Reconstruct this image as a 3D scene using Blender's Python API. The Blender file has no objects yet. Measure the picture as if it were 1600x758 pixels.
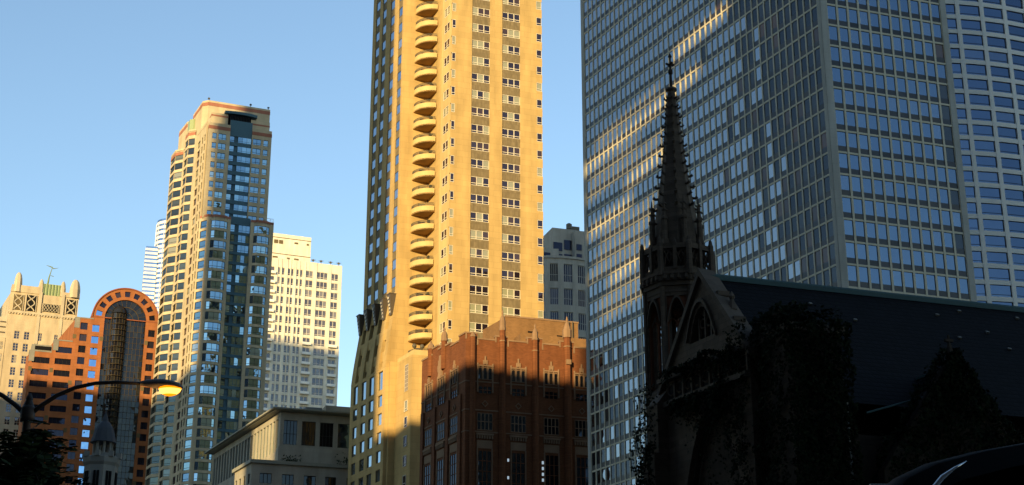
import bpy, math, random
from mathutils import Vector, Matrix
R = math.radians
random.seed(7)
sc = bpy.context.scene
COL = sc.collection

# ------------------------------------------------------------ camera, sky, sun, exposure
EYE = 1.4
PITCH = 19.7
cam = bpy.data.cameras.new('camera')
cam.lens = 54; cam.sensor_width = 36; cam.clip_start = 0.1; cam.clip_end = 20000
camo = bpy.data.objects.new('camera', cam); COL.objects.link(camo)
camo.location = (0, 0, EYE); camo.rotation_euler = (R(90 + PITCH), 0, 0)
sc.camera = camo
SUN_AZ, SUN_EL = 200.0, 9.0
world = bpy.data.worlds.new('World'); sc.world = world; world.use_nodes = True
wn = world.node_tree.nodes; wl = world.node_tree.links
sky = wn.new('ShaderNodeTexSky'); sky.sky_type = 'NISHITA'; sky.sun_disc = False
sky.sun_elevation = R(SUN_EL); sky.sun_rotation = R(SUN_AZ)
sky.air_density = 1.0; sky.dust_density = 0.05; sky.ozone_density = 1.6; sky.altitude = 200
bg = wn['Background']; wl.new(sky.outputs[0], bg.inputs[0]); bg.inputs[1].default_value = 0.15
sd = bpy.data.lights.new('sun', 'SUN'); sd.energy = 4.2; sd.angle = R(0.5); sd.color = (1.0, 0.74, 0.35)
so = bpy.data.objects.new('sun', sd); COL.objects.link(so)
to_sun = Vector((math.sin(R(SUN_AZ)) * math.cos(R(SUN_EL)), math.cos(R(SUN_AZ)) * math.cos(R(SUN_EL)), math.sin(R(SUN_EL))))
so.rotation_euler = (-to_sun).to_track_quat('-Z', 'Y').to_euler()
vs = sc.view_settings
vs.view_transform = 'Standard'; vs.look = 'None'; vs.gamma = 1.0; vs.exposure = 0.92
vs.use_curve_mapping = False

# ------------------------------------------------------------ materials
def nt(name):
    m = bpy.data.materials.new(name); m.use_nodes = True
    t = m.node_tree; t.nodes.clear()
    o = t.nodes.new('ShaderNodeOutputMaterial')
    return m, t.nodes, t.links, o
def rgba(c): return (c[0], c[1], c[2], 1.0)
def mixc(n, l, fac, a, b, mode='MIX'):
    x = n.new('ShaderNodeMix'); x.data_type = 'RGBA'; x.blend_type = mode
    for s, v in ((x.inputs[0], fac), (x.inputs[6], a), (x.inputs[7], b)):
        if hasattr(v, 'is_output'): l.new(v, s)
        else: s.default_value = v if isinstance(v, (int, float)) else rgba(v)
    return x.outputs[2]
def wall_vec(n, l):
    tc = n.new('ShaderNodeTexCoord'); sp = n.new('ShaderNodeSeparateXYZ'); l.new(tc.outputs['Object'], sp.inputs[0])
    ad = n.new('ShaderNodeMath'); ad.operation = 'ADD'; l.new(sp.outputs[0], ad.inputs[0]); l.new(sp.outputs[1], ad.inputs[1])
    cb = n.new('ShaderNodeCombineXYZ'); l.new(ad.outputs[0], cb.inputs[0]); l.new(sp.outputs[2], cb.inputs[1])
    return cb.outputs[0], tc.outputs['Object']
def stone(name, col, var=0.14, course=(1.6, 0.8), joint=0.72, rough=0.85, jw=0.02, spot=0.35, bump=0.0):
    m, n, l, o = nt(name)
    p = n.new('ShaderNodeBsdfPrincipled'); p.inputs['Roughness'].default_value = rough; p.inputs['Specular IOR Level'].default_value = 0.15
    v2, v3 = wall_vec(n, l)
    br = n.new('ShaderNodeTexBrick'); l.new(v2, br.inputs['Vector'])
    br.inputs['Scale'].default_value = 1.0
    br.inputs['Brick Width'].default_value = course[0]; br.inputs['Row Height'].default_value = course[1]
    br.inputs['Mortar Size'].default_value = jw; br.inputs['Mortar Smooth'].default_value = 0.3
    dk = 1 - var
    br.inputs['Color1'].default_value = rgba(col)
    br.inputs['Color2'].default_value = rgba([c * dk for c in col])
    br.inputs['Mortar'].default_value = rgba([c * joint for c in col])
    n1 = n.new('ShaderNodeTexNoise'); n1.inputs['Scale'].default_value = spot; n1.inputs['Detail'].default_value = 6
    mp = n.new('ShaderNodeMapping'); mp.inputs['Scale'].default_value = (1.6, 1.6, 0.35)
    l.new(v3, mp.inputs[0]); l.new(mp.outputs[0], n1.inputs['Vector'])
    rp = n.new('ShaderNodeMapRange'); rp.inputs[1].default_value = 0.3; rp.inputs[2].default_value = 0.75
    rp.inputs[3].default_value = 0.78; rp.inputs[4].default_value = 1.1
    l.new(n1.outputs[0], rp.inputs[0])
    c = mixc(n, l, 1.0, br.outputs[0], rp.outputs[0], 'MULTIPLY')
    l.new(c, p.inputs['Base Color']); l.new(p.outputs[0], o.inputs[0])
    if bump < 0:
        b = n.new('ShaderNodeBump'); b.inputs['Strength'].default_value = 1.0; b.inputs['Distance'].default_value = 0.08; b.invert = True
        l.new(br.outputs['Fac'], b.inputs['Height']); l.new(b.outputs[0], p.inputs['Normal'])
    if bump > 0:
        b = n.new('ShaderNodeBump'); b.inputs['Strength'].default_value = bump; b.inputs['Distance'].default_value = 0.1
        n2 = n.new('ShaderNodeTexNoise'); n2.inputs['Scale'].default_value = 3.0; n2.inputs['Detail'].default_value = 5
        l.new(v3, n2.inputs['Vector']); l.new(n2.outputs[0], b.inputs['Height']); l.new(b.outputs[0], p.inputs['Normal'])
    return m
def plain(name, col, rough=0.6, metal=0.0, var=0.15, scale=4.0, coat=0.0):
    m, n, l, o = nt(name)
    p = n.new('ShaderNodeBsdfPrincipled'); p.inputs['Roughness'].default_value = rough; p.inputs['Metallic'].default_value = metal
    p.inputs['Coat Weight'].default_value = coat; p.inputs['Specular IOR Level'].default_value = 0.5 if coat or metal or rough < .3 else (0.03 if name == 'car_paint' else 0.2)
    tc = n.new('ShaderNodeTexCoord'); n1 = n.new('ShaderNodeTexNoise'); n1.inputs['Scale'].default_value = scale; n1.inputs['Detail'].default_value = 5
    l.new(tc.outputs['Object'], n1.inputs['Vector'])
    c = mixc(n, l, n1.outputs[0], [x * (1 - var) for x in col], [x * (1 + var) for x in col])
    l.new(c, p.inputs['Base Color']); l.new(p.outputs[0], o.inputs[0])
    return m
def rnd_value(n, l, salt=0.0):
    a = n.new('ShaderNodeAttribute'); a.attribute_name = 'rnd'
    oi = n.new('ShaderNodeObjectInfo')
    s = n.new('ShaderNodeMath'); s.operation = 'ADD'; l.new(a.outputs['Fac'], s.inputs[0]); l.new(oi.outputs['Random'], s.inputs[1])
    w = n.new('ShaderNodeTexWhiteNoise'); w.noise_dimensions = '1D'
    s2 = n.new('ShaderNodeMath'); s2.operation = 'MULTIPLY_ADD'; s2.inputs[1].default_value = 17.31; s2.inputs[2].default_value = salt
    l.new(s.outputs[0], s2.inputs[0]); l.new(s2.outputs[0], w.inputs['W'])
    return w.outputs['Value'], w.outputs['Color']
def glass(name, tint, base=0.5, inside=((0.0, (0.012, 0.014, 0.016)), (0.6, (0.02, 0.022, 0.025)), (0.72, (0.10, 0.10, 0.09)), (0.9, (0.28, 0.27, 0.23))), wav=0.02, tilt=0.02, rough=0.02):
    m, n, l, o = nt(name)
    v, c = rnd_value(n, l)
    rp = n.new('ShaderNodeValToRGB'); rp.color_ramp.interpolation = 'CONSTANT'
    e = rp.color_ramp.elements
    while len(e) > 1: e.remove(e[0])
    e[0].position = inside[0][0]; e[0].color = rgba(inside[0][1])
    for pos, cc in inside[1:]:
        x = e.new(pos); x.color = rgba(cc)
    l.new(v, rp.inputs[0])
    d = n.new('ShaderNodeBsdfDiffuse'); l.new(rp.outputs[0], d.inputs[0])
    g = n.new('ShaderNodeBsdfGlossy'); g.inputs[0].default_value = rgba(tint); g.inputs['Roughness'].default_value = rough
    geo = n.new('ShaderNodeNewGeometry')
    vm = n.new('ShaderNodeVectorMath'); vm.operation = 'SUBTRACT'; l.new(c, vm.inputs[0]); vm.inputs[1].default_value = (.5, .5, .5)
    vs_ = n.new('ShaderNodeVectorMath'); vs_.operation = 'SCALE'; l.new(vm.outputs[0], vs_.inputs[0]); vs_.inputs['Scale'].default_value = tilt
    va = n.new('ShaderNodeVectorMath'); va.operation = 'ADD'; l.new(geo.outputs['Normal'], va.inputs[0]); l.new(vs_.outputs[0], va.inputs[1])
    tc = n.new('ShaderNodeTexCoord')
    sh = n.new('ShaderNodeVectorMath'); sh.operation = 'SCALE'; sh.inputs['Scale'].default_value = 50.0; l.new(c, sh.inputs[0])
    sa = n.new('ShaderNodeVectorMath'); sa.operation = 'ADD'; l.new(tc.outputs['Object'], sa.inputs[0]); l.new(sh.outputs[0], sa.inputs[1])
    nz = n.new('ShaderNodeTexNoise'); nz.inputs['Scale'].default_value = 0.9; nz.inputs['Detail'].default_value = 1.0; l.new(sa.outputs[0], nz.inputs['Vector'])
    nm = n.new('ShaderNodeVectorMath'); nm.operation = 'SUBTRACT'; l.new(nz.outputs['Color'], nm.inputs[0]); nm.inputs[1].default_value = (.5, .5, .5)
    nsx = n.new('ShaderNodeVectorMath'); nsx.operation = 'SCALE'; l.new(nm.outputs[0], nsx.inputs[0]); nsx.inputs['Scale'].default_value = wav
    vb = n.new('ShaderNodeVectorMath'); vb.operation = 'ADD'; l.new(va.outputs[0], vb.inputs[0]); l.new(nsx.outputs[0], vb.inputs[1])
    vn = n.new('ShaderNodeVectorMath'); vn.operation = 'NORMALIZE'; l.new(vb.outputs[0], vn.inputs[0])
    l.new(vn.outputs[0], g.inputs['Normal'])
    fr = n.new('ShaderNodeFresnel'); fr.inputs[0].default_value = 1.5
    mr = n.new('ShaderNodeMapRange'); mr.inputs[3].default_value = base; mr.inputs[4].default_value = 1.0
    l.new(fr.outputs[0], mr.inputs[0])
    mx = n.new('ShaderNodeMixShader'); l.new(mr.outputs[0], mx.inputs[0]); l.new(d.outputs[0], mx.inputs[1]); l.new(g.outputs[0], mx.inputs[2])
    l.new(mx.outputs[0], o.inputs[0])
    return m
def leafmat(name, c1, c2):
    m, n, l, o = nt(name)
    v, c = rnd_value(n, l)
    p = n.new('ShaderNodeBsdfPrincipled'); p.inputs['Roughness'].default_value = 0.9; p.inputs['Specular IOR Level'].default_value = 0.08
    l.new(mixc(n, l, v, c1, c2), p.inputs['Base Color']); l.new(p.outputs[0], o.inputs[0])
    return m
def emis(name, col, s):
    m, n, l, o = nt(name)
    e = n.new('ShaderNodeEmission'); e.inputs[0].default_value = rgba(col); e.inputs[1].default_value = s
    l.new(e.outputs[0], o.inputs[0]); return m
def panelmat(name, cols, rough=0.35):
    m, n, l, o = nt(name)
    v, c = rnd_value(n, l, 3.3)
    rp = n.new('ShaderNodeValToRGB'); rp.color_ramp.interpolation = 'CONSTANT'
    e = rp.color_ramp.elements
    while len(e) > 1: e.remove(e[0])
    e[0].position = 0; e[0].color = rgba(cols[0])
    for i, cc in enumerate(cols[1:]):
        x = e.new((i + 1) / len(cols)); x.color = rgba(cc)
    l.new(v, rp.inputs[0])
    p = n.new('ShaderNodeBsdfPrincipled'); p.inputs['Roughness'].default_value = rough
    l.new(rp.outputs[0], p.inputs['Base Color']); l.new(p.outputs[0], o.inputs[0]); return m

M = {}
M['gold_stone'] = stone('gold_stone', (0.540, 0.370, 0.150), 0.10, (2.4, 1.14), 0.80, jw=0.035)
M['shaded_soffit'] = plain('shaded_soffit', (0.400, 0.250, 0.100), 0.8)  # underside shade and warm bounce are put into this colour
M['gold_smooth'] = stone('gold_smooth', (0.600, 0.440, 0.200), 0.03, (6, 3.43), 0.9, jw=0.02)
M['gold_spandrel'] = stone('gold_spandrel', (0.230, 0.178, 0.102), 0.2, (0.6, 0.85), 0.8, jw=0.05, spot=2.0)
M['white_frame'] = plain('white_frame', (0.60, 0.54, 0.43), 0.5)
M['bronze_frame'] = plain('bronze_frame', (0.10, 0.08, 0.06), 0.4)
M['rail'] = plain('rail_metal', (0.10, 0.09, 0.07), 0.45)
M['grid_metal'] = plain('grid_metal', (0.660, 0.590, 0.430), 0.45, 0.0, 0.08)
M['grid_stone'] = stone('grid_stone', (0.50, 0.49, 0.43), 0.06, (2.0, 1.0), 0.85)
M['curved_white'] = plain('curved_white', (0.800, 0.770, 0.700), 0.5, 0, 0.06, 0.5)
M['condo_stone'] = stone('condo_stone', (0.560, 0.460, 0.300), 0.08, (2.2, 0.8), 0.85)
M['red_band'] = stone('red_band', (0.384, 0.160, 0.104), 0.08, (2.2, 0.8), 0.85)
M['teal_panel'] = plain('teal_panel', (0.060, 0.125, 0.160), 0.35)
M['teal_glass'] = glass('teal_glass', (0.35, 0.55, 0.62), 0.45, wav=0.03)
M['green_panel'] = plain('green_panel', (0.28, 0.34, 0.18), 0.4)
M['pale_stone'] = stone('pale_stone', (0.736, 0.681, 0.552), 0.04, (4.0, 4.4), 0.9)
M['orange_stone'] = stone('orange_stone', (0.359, 0.133, 0.051), 0.12, (1.8, 0.9), 0.78, jw=0.04)
M['orange_rim'] = stone('orange_rim', (0.288, 0.096, 0.048), 0.08, (1.8, 0.9), 0.8)
M['granite'] = stone('granite', (0.255, 0.247, 0.217), 0.1, (1.2, 0.6), 0.8)
M['accent'] = plain('accent_stone', (0.130, 0.095, 0.045), 0.7)
M['mullion'] = plain('mullion_dark', (0.075, 0.055, 0.028), 0.5)
M['hotel_stone'] = stone('hotel_stone', (0.546, 0.440, 0.290), 0.07, (1.6, 1.2), 0.85)
M['hotel_trim'] = stone('hotel_trim', (0.520, 0.440, 0.310), 0.07, (2.6, 1.2), 0.9)
M['copper_green'] = plain('copper_green', (0.36, 0.42, 0.24), 0.6)
M['copper_dark'] = plain('copper_dark', (0.18, 0.24, 0.12), 0.6)
M['brick'] = stone('red_brick', (0.215, 0.080, 0.034), 0.28, (0.42, 0.16), 0.8, jw=0.02, spot=0.5)
M['brick_trim'] = stone('brick_trim', (0.300, 0.190, 0.115), 0.1, (0.8, 0.6), 0.85)
M['brick_tan'] = stone('brick_tan', (0.270, 0.150, 0.068), 0.22, (0.42, 0.16), 0.8, jw=0.02, spot=0.4)
M['limestone'] = stone('limestone', (0.400, 0.360, 0.280), 0.08, (1.8, 0.9), 0.85)
M['eave'] = plain('eave_metal', (0.270, 0.260, 0.200), 0.6)
M['dark_wood'] = plain('dark_frame', (0.03, 0.028, 0.024), 0.5)
M['grey_stone'] = stone('grey_stone', (0.340, 0.323, 0.281), 0.06, (2.4, 1.2), 0.88)
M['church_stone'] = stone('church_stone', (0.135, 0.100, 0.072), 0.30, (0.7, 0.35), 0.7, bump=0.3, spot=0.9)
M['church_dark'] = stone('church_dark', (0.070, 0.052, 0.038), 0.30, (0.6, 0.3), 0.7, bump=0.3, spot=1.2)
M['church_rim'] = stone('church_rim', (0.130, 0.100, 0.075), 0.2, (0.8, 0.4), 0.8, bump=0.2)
M['brownstone'] = stone('brownstone', (0.17, 0.065, 0.035), 0.2, (0.6, 0.4), 0.8)
M['slate'] = stone('slate', (0.006, 0.006, 0.009), 0.6, (0.45, 0.30), 0.2, rough=0.8, jw=0.05, spot=0.5, bump=-1)
M['verdigris'] = plain('verdigris', (0.050, 0.100, 0.100), 0.6)
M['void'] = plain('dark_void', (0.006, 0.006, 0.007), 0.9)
M['slate_light'] = plain('slate_light', (0.075, 0.08, 0.09), 0.7)
M['louvre'] = plain('louvre', (0.02, 0.022, 0.025), 0.6)
M['ivy'] = leafmat('ivy_leaves', (0.004, 0.007, 0.003), (0.012, 0.018, 0.006))
M['leaf'] = leafmat('tree_leaves', (0.012, 0.02, 0.008), (0.03, 0.045, 0.018))
M['bark'] = plain('bark', (0.05, 0.04, 0.03), 0.9, 0, 0.3, 8)
M['pole'] = plain('lamp_pole', (0.025, 0.022, 0.02), 0.5)
M['lamp_head'] = plain('lamp_head', (0.130, 0.115, 0.110), 0.5)
M['lamp_lens'] = emis('lamp_lens', (1.0, 0.25, 0.002), 1.0)
M['lamp_hot'] = emis('lamp_hot', (1.0, 0.52, 0.09), 1.5)
M['sky_glimpse_glow'] = emis('sky_glimpse_glow', (0.62, 0.80, 0.95), 0.3)  # glow standing in for bright sky glimpsed in small panes
M['lit_warm'] = emis('lit_warm', (1.0, 0.45, 0.12), .5)
M['car_paint'] = plain('car_paint', (0.001, 0.001, 0.001), 0.6, 0.0, 0.05, 2, 0.0)
M['car_glass'] = plain('car_glass', (0.004, 0.004, 0.005), 0.06, 0, 0, 1, 1.0)
M['chrome'] = plain('chrome', (0.6, 0.62, 0.65), 0.18, 1.0, 0.05)
M['rubber'] = plain('rubber', (0.02, 0.02, 0.02), 0.9)
M['red_lens'] = plain('red_lens', (0.25, 0.01, 0.01), 0.2)
M['asphalt'] = plain('asphalt', (0.05, 0.05, 0.052), 0.9, 0, 0.25, 2)
M['paving'] = stone('paving', (0.30, 0.29, 0.27), 0.1, (1.5, 1.5), 0.7)
M['soil'] = plain('ground', (0.06, 0.06, 0.06), 0.95, 0, 0.25, 0.05)
M['paint'] = plain('road_paint', (0.75, 0.75, 0.72), 0.7)
M['block_dark'] = stone('block_dark', (0.10, 0.09, 0.08))
M['cool_roof'] = plain('roofing', (0.20, 0.20, 0.19), 0.9)
G_TOWER = glass('tower_glass', (0.62, 0.67, 0.72), 0.6, ((0, (.012, .015, .02)), (.6, (.03, .03, .03)), (.85, (.12, .12, .12))), wav=0.035, tilt=0.03)
G_TOWERA = glass('tower_glass_blue_reflection', (0.29, 0.40, 0.55), 0.50, ((0, (.012, .015, .02)), (.6, (.03, .03, .03)), (.85, (.12, .12, .12))), wav=0.03, tilt=0.03)  # tint carries the deeper blue sky mirrored by the right face
G_DARKREFL = glass('tower_glass_dark_reflection', (0.45, 0.5, 0.55), 0.10, ((0, (.018, .016, .018)), (.30, (.03, .028, .03)), (.52, (.06, .055, .05)), (.72, (.16, .085, .045)), (.86, (.22, .11, .05)), (.93, (.02, .02, .02))), wav=0.05, tilt=0.05)  # dark and orange tones painted in for mirrored buildings
G_CURVE = glass('curved_glass', (0.20, 0.28, 0.43), 0.42, ((0, (.006, .008, .016)), (.7, (.02, .025, .04)), (.85, (.10, .11, .13))), wav=0.03, tilt=0.03)
G_GOLD = glass('sash_glass', (0.55, 0.45, 0.50), 0.10, ((0, (.02, .014, .02)), (.42, (.03, .022, .03)), (.55, (.30, .30, .20)), (.82, (.05, .03, .02))), tilt=0.05)
G_SIDE = glass('side_glass', (0.70, 0.82, 0.95), 0.65, tilt=0.03)
G_CONDO = glass('condo_glass', (0.46, 0.68, 0.82), 0.52, ((0, (.02, .045, .075)), (.5, (.04, .075, .10)), (.75, (.10, .16, .17)), (.92, (.3, .36, .36))), wav=0.05, tilt=0.14)
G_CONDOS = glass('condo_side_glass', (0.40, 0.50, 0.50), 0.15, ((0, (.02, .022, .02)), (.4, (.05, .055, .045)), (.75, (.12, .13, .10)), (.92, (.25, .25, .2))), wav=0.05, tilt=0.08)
G_PALE = glass('pale_glass', (0.5, 0.5, 0.55), 0.18, ((0, (.06, .05, .04)), (.5, (.10, .085, .07)), (.8, (.2, .18, .15))))
G_ARCH = glass('arch_glass', (0.25, 0.28, 0.42), 0.04, ((0, (.012, .012, .02)), (.6, (.02, .018, .03)), (.9, (.04, .03, .03))), tilt=0.05)
G_ARCHBLUE = glass('arch_glass_blue', (0.33, 0.56, .9), 0.7, ((0, (.012, .02, .04)), (.6, (.02, .03, .05))), wav=0.07, tilt=0.02)
G_BAY = glass('bay_glass', (0.34, 0.36, 0.36), 0.06, ((0, (.010, .010, .014)), (.7, (.02, .02, .02))), wav=0.06, tilt=0.05)
G_HOTEL = glass('hotel_glass', (0.5, 0.5, 0.6), 0.12, ((0, (.02, .015, .012)), (.75, (.05, .04, .03)), (.92, (.3, .25, .15))))
G_BRICK = glass('club_glass', (0.4, 0.45, 0.55), 0.06, ((0, (.008, .008, .010)), (.8, (.012, .012, .014))))
G_LOW = glass('low_glass', (0.4, 0.45, 0.5), 0.03, ((0, (.008, .008, .008)), (.7, (.015, .013, .012))))
G_FAR = glass('far_glass', (0.70, 0.80, 0.95), 0.6)
P_TOWER = panelmat('tower_panel', ((.030, .028, .034), (.050, .042, .038), (.035, .036, .045), (.06, .045, .032), (.035, .032, .036), (.012, .011, .012)))

# ------------------------------------------------------------ mesh helpers
class MB:
    def __init__(s, k=1.0, dz=0.0):
        s.v = []; s.f = []; s.m = []; s.r = []; s.k = k; s.dz = dz; s.rnd = 0.0
    def p(s, q):
        s.v.append((q[0] * s.k, q[1] * s.k, q[2] * s.k + s.dz)); return len(s.v) - 1
    def face(s, pts, mat):
        s.f.append([s.p(q) for q in pts]); s.m.append(mat); s.r.append(s.rnd)
    def hexa(s, c, mat):
        i = [s.p(q) for q in c]
        for a in ((3, 2, 1, 0), (4, 5, 6, 7), (0, 1, 5, 4), (1, 2, 6, 5), (2, 3, 7, 6), (3, 0, 4, 7)):
            s.f.append([i[x] for x in a]); s.m.append(mat); s.r.append(s.rnd)
    def box(s, x0, x1, y0, y1, z0, z1, mat):
        s.hexa([(x0, y0, z0), (x1, y0, z0), (x1, y1, z0), (x0, y1, z0), (x0, y0, z1), (x1, y0, z1), (x1, y1, z1), (x0, y1, z1)], mat)
    def fbox(s, F, l0, l1, z0, z1, d0, d1, mat):
        s.hexa([F.P(l0, z0, d1), F.P(l1, z0, d1), F.P(l1, z0, d0), F.P(l0, z0, d0), F.P(l0, z1, d1), F.P(l1, z1, d1), F.P(l1, z1, d0), F.P(l0, z1, d0)], mat)
    def prism(s, pts, z0, z1, mat, top=True):
        n = len(pts); a = [s.p((x, y, z0)) for x, y in pts]; b = [s.p((x, y, z1)) for x, y in pts]
        for i in range(n):
            j = (i + 1) % n
            s.f.append([a[i], a[j], b[j], b[i]]); s.m.append(mat); s.r.append(s.rnd)
        if top:
            s.f.append(b); s.m.append(mat); s.r.append(s.rnd)
            s.f.append(a[::-1]); s.m.append(mat); s.r.append(s.rnd)
    def lathe(s, cx, cy, prof, n, mat, rot=0.0, cap=True):
        rings = []
        for r, z in prof:
            rings.append([s.p((cx + r * math.cos(rot + 2 * math.pi * i / n), cy + r * math.sin(rot + 2 * math.pi * i / n), z)) for i in range(n)])
        for a, b in zip(rings, rings[1:]):
            for i in range(n):
                j = (i + 1) % n
                s.f.append([a[i], a[j], b[j], b[i]]); s.m.append(mat); s.r.append(s.rnd)
        if cap:
            s.f.append(rings[-1]); s.m.append(mat); s.r.append(s.rnd)
            s.f.append(rings[0][::-1]); s.m.append(mat); s.r.append(s.rnd)
    def tube(s, pts, rads, n, mat):
        pts = [Vector(q) for q in pts]; rings = []
        for i, q in enumerate(pts):
            t = (pts[min(i + 1, len(pts) - 1)] - pts[max(i - 1, 0)]).normalized()
            u = t.cross(Vector((0, 0, 1)));
            if u.length < 0.05: u = t.cross(Vector((0, 1, 0)))
            u.normalize(); w = u.cross(t)
            r = rads[i] if isinstance(rads, (list, tuple)) else rads
            rings.append([s.p(q + u * (r * math.cos(2 * math.pi * k / n)) + w * (r * math.sin(2 * math.pi * k / n))) for k in range(n)])
        for a, b in zip(rings, rings[1:]):
            for i in range(n):
                j = (i + 1) % n
                s.f.append([a[i], a[j], b[j], b[i]]); s.m.append(mat); s.r.append(s.rnd)
        s.f.append(rings[0][::-1]); s.m.append(mat); s.r.append(s.rnd)
        s.f.append(rings[-1]); s.m.append(mat); s.r.append(s.rnd)
    def mesh(s, name, smooth=False):
        me = bpy.data.meshes.new(name)
        me.from_pydata(s.v, [], s.f)
        ms = []
        for x in s.m:
            if x not in ms: ms.append(x)
        ix = {x: i for i, x in enumerate(ms)}
        for x in ms: me.materials.append(x)
        me.polygons.foreach_set('material_index', [ix[x] for x in s.m])
        if any(s.r):
            at = me.attributes.new('rnd', 'FLOAT', 'FACE'); at.data.foreach_set('value', s.r)
        if smooth: me.polygons.foreach_set('use_smooth', [True] * len(s.f))
        me.update()
        return me
    def build(s, name, parent=None, smooth=False, loc=None, rot=None, label=None):
        if not s.f: return None
        o = bpy.data.objects.new(name, s.mesh(name, smooth)); COL.objects.link(o)
        if parent: o.parent = parent
        if loc: o.location = loc
        if rot is not None: o.rotation_euler = (0, 0, rot)
        if label: o['label'] = label
        return o
class Fac:
    """one wall plane: l runs along it, z up, d outwards"""
    def __init__(s, o, ang, sgn=1):
        s.o = o; s.a = R(ang); s.e = (math.cos(s.a) * sgn, math.sin(s.a) * sgn); s.n = (math.sin(s.a), -math.cos(s.a)); s.s = sgn
    def P(s, l, z, d=0.0):
        return (s.o[0] + s.e[0] * l + s.n[0] * d, s.o[1] + s.e[1] * l + s.n[1] * d, z)
def fac_between(a, b):
    return Fac(a, math.degrees(math.atan2(b[1] - a[1], b[0] - a[0]))), math.hypot(b[0] - a[0], b[1] - a[1])
def tag(o, label, cat, group=None, kind=None):
    if label: o['label'] = label
    if cat: o['category'] = cat
    if group: o['group'] = group
    if kind: o['kind'] = kind
    return o
class Bld:
    """a building: an Empty at its corner, x along its street front"""
    def __init__(s, name, loc, az, label, cat, k=1.0, group=None):
        s.root = bpy.data.objects.new(name, None); COL.objects.link(s.root)
        s.root.location = (loc[0] * k, loc[1] * k, 0.0); s.root.rotation_euler = (0, 0, R(90 - az))
        s.root.empty_display_size = 2
        s.az = az; s.k = k; s.dz = EYE * (1 - k)
        tag(s.root, label, cat, group); s.wins = []
    def mb(s): return MB(s.k, s.dz)
    def part(s, mb, name, label=None, smooth=False, parent=None):
        return mb.build(name, parent or s.root, smooth, label=label)
    def T(s, q): return (q[0] * s.k, q[1] * s.k, q[2] * s.k + s.dz)
def wstyle(nx=1, bars=(), fw=0.06, fm=None, gm=None, fd=0.06, panel=0.0, pm=None, pane_rnd=True, arch=0.0, edge=True):
    return dict(nx=nx, bars=bars, fw=fw, fm=fm, gm=gm, fd=fd, panel=panel, pm=pm, pane_rnd=pane_rnd, arch=arch, edge=edge)
def draw_window(mb, F, lc, z0, w, h, dep, st, rnd):
    """glass, frame bars and panel of one window into a mesh"""
    a, b = lc - w / 2, lc + w / 2
    mb.rnd = rnd
    zp = z0 + h * st['panel']
    if st['panel']:
        mb.fbox(F, a, b, z0, zp, dep - 0.02, dep + 0.03, st['pm'])
    nx = st['nx']; cw = w / nx
    for i in range(nx):
        mb.rnd = rnd + (0.137 * i if st['pane_rnd'] else 0)
        pq = [F.P(a + cw * i, zp, dep), F.P(a + cw * (i + 1), zp, dep), F.P(a + cw * (i + 1), z0 + h, dep), F.P(a + cw * i, z0 + h, dep)]
        mb.face(pq if F.s > 0 else pq[::-1], st['gm'])
    mb.rnd = rnd
    fw, fd, fm = st['fw'], st['fd'], st['fm']
    if fm:
        rng = range(nx + 1) if st['edge'] else range(1, nx)
        for i in rng:
            x = a + cw * i; x0 = max(a, x - fw / 2); x1 = min(b, x + fw / 2)
            mb.fbox(F, x0, x1, zp, z0 + h, dep + 0.004, dep + fd, fm)
        zs = list(st['bars'])
        for fz in zs:
            z = z0 + h * fz
            mb.fbox(F, a, b, z - fw * .4, z + fw * .4, dep + 0.008, dep + fd * 0.8, fm)
        if st['edge']:
            mb.fbox(F, a, b, zp, zp + fw * .8, dep + 0.006, dep + fd * 0.9, fm)
            mb.fbox(F, a, b, z0 + h - fw * .8, z0 + h, dep + 0.006, dep + fd * 0.9, fm)
    if st['arch']:
        # pointed head: two corner fillets in wall stone
        hh = st['arch'] * h
        for sx in (0, 1):
            pts = []
            x_edge = a if sx == 0 else b
            for t in range(6):
                u = t / 5.0
                xx = u * w / 2; zz = z0 + h - hh * (1 - math.sin(u * math.pi / 2) ** 0.9)
                pts.append((a + xx if sx == 0 else b - xx, zz))
            for (xa, za), (xb, zb) in zip(pts, pts[1:]):
                mb.face([F.P(xa, za, dep + fd), F.P(xb, zb, dep + fd), F.P(xb, z0 + h + .01, dep + fd), F.P(xa, z0 + h + .01, dep + fd)], fm)
CP, SP = math.cos(R(PITCH)), math.sin(R(PITCH))
_cache = {}
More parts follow.
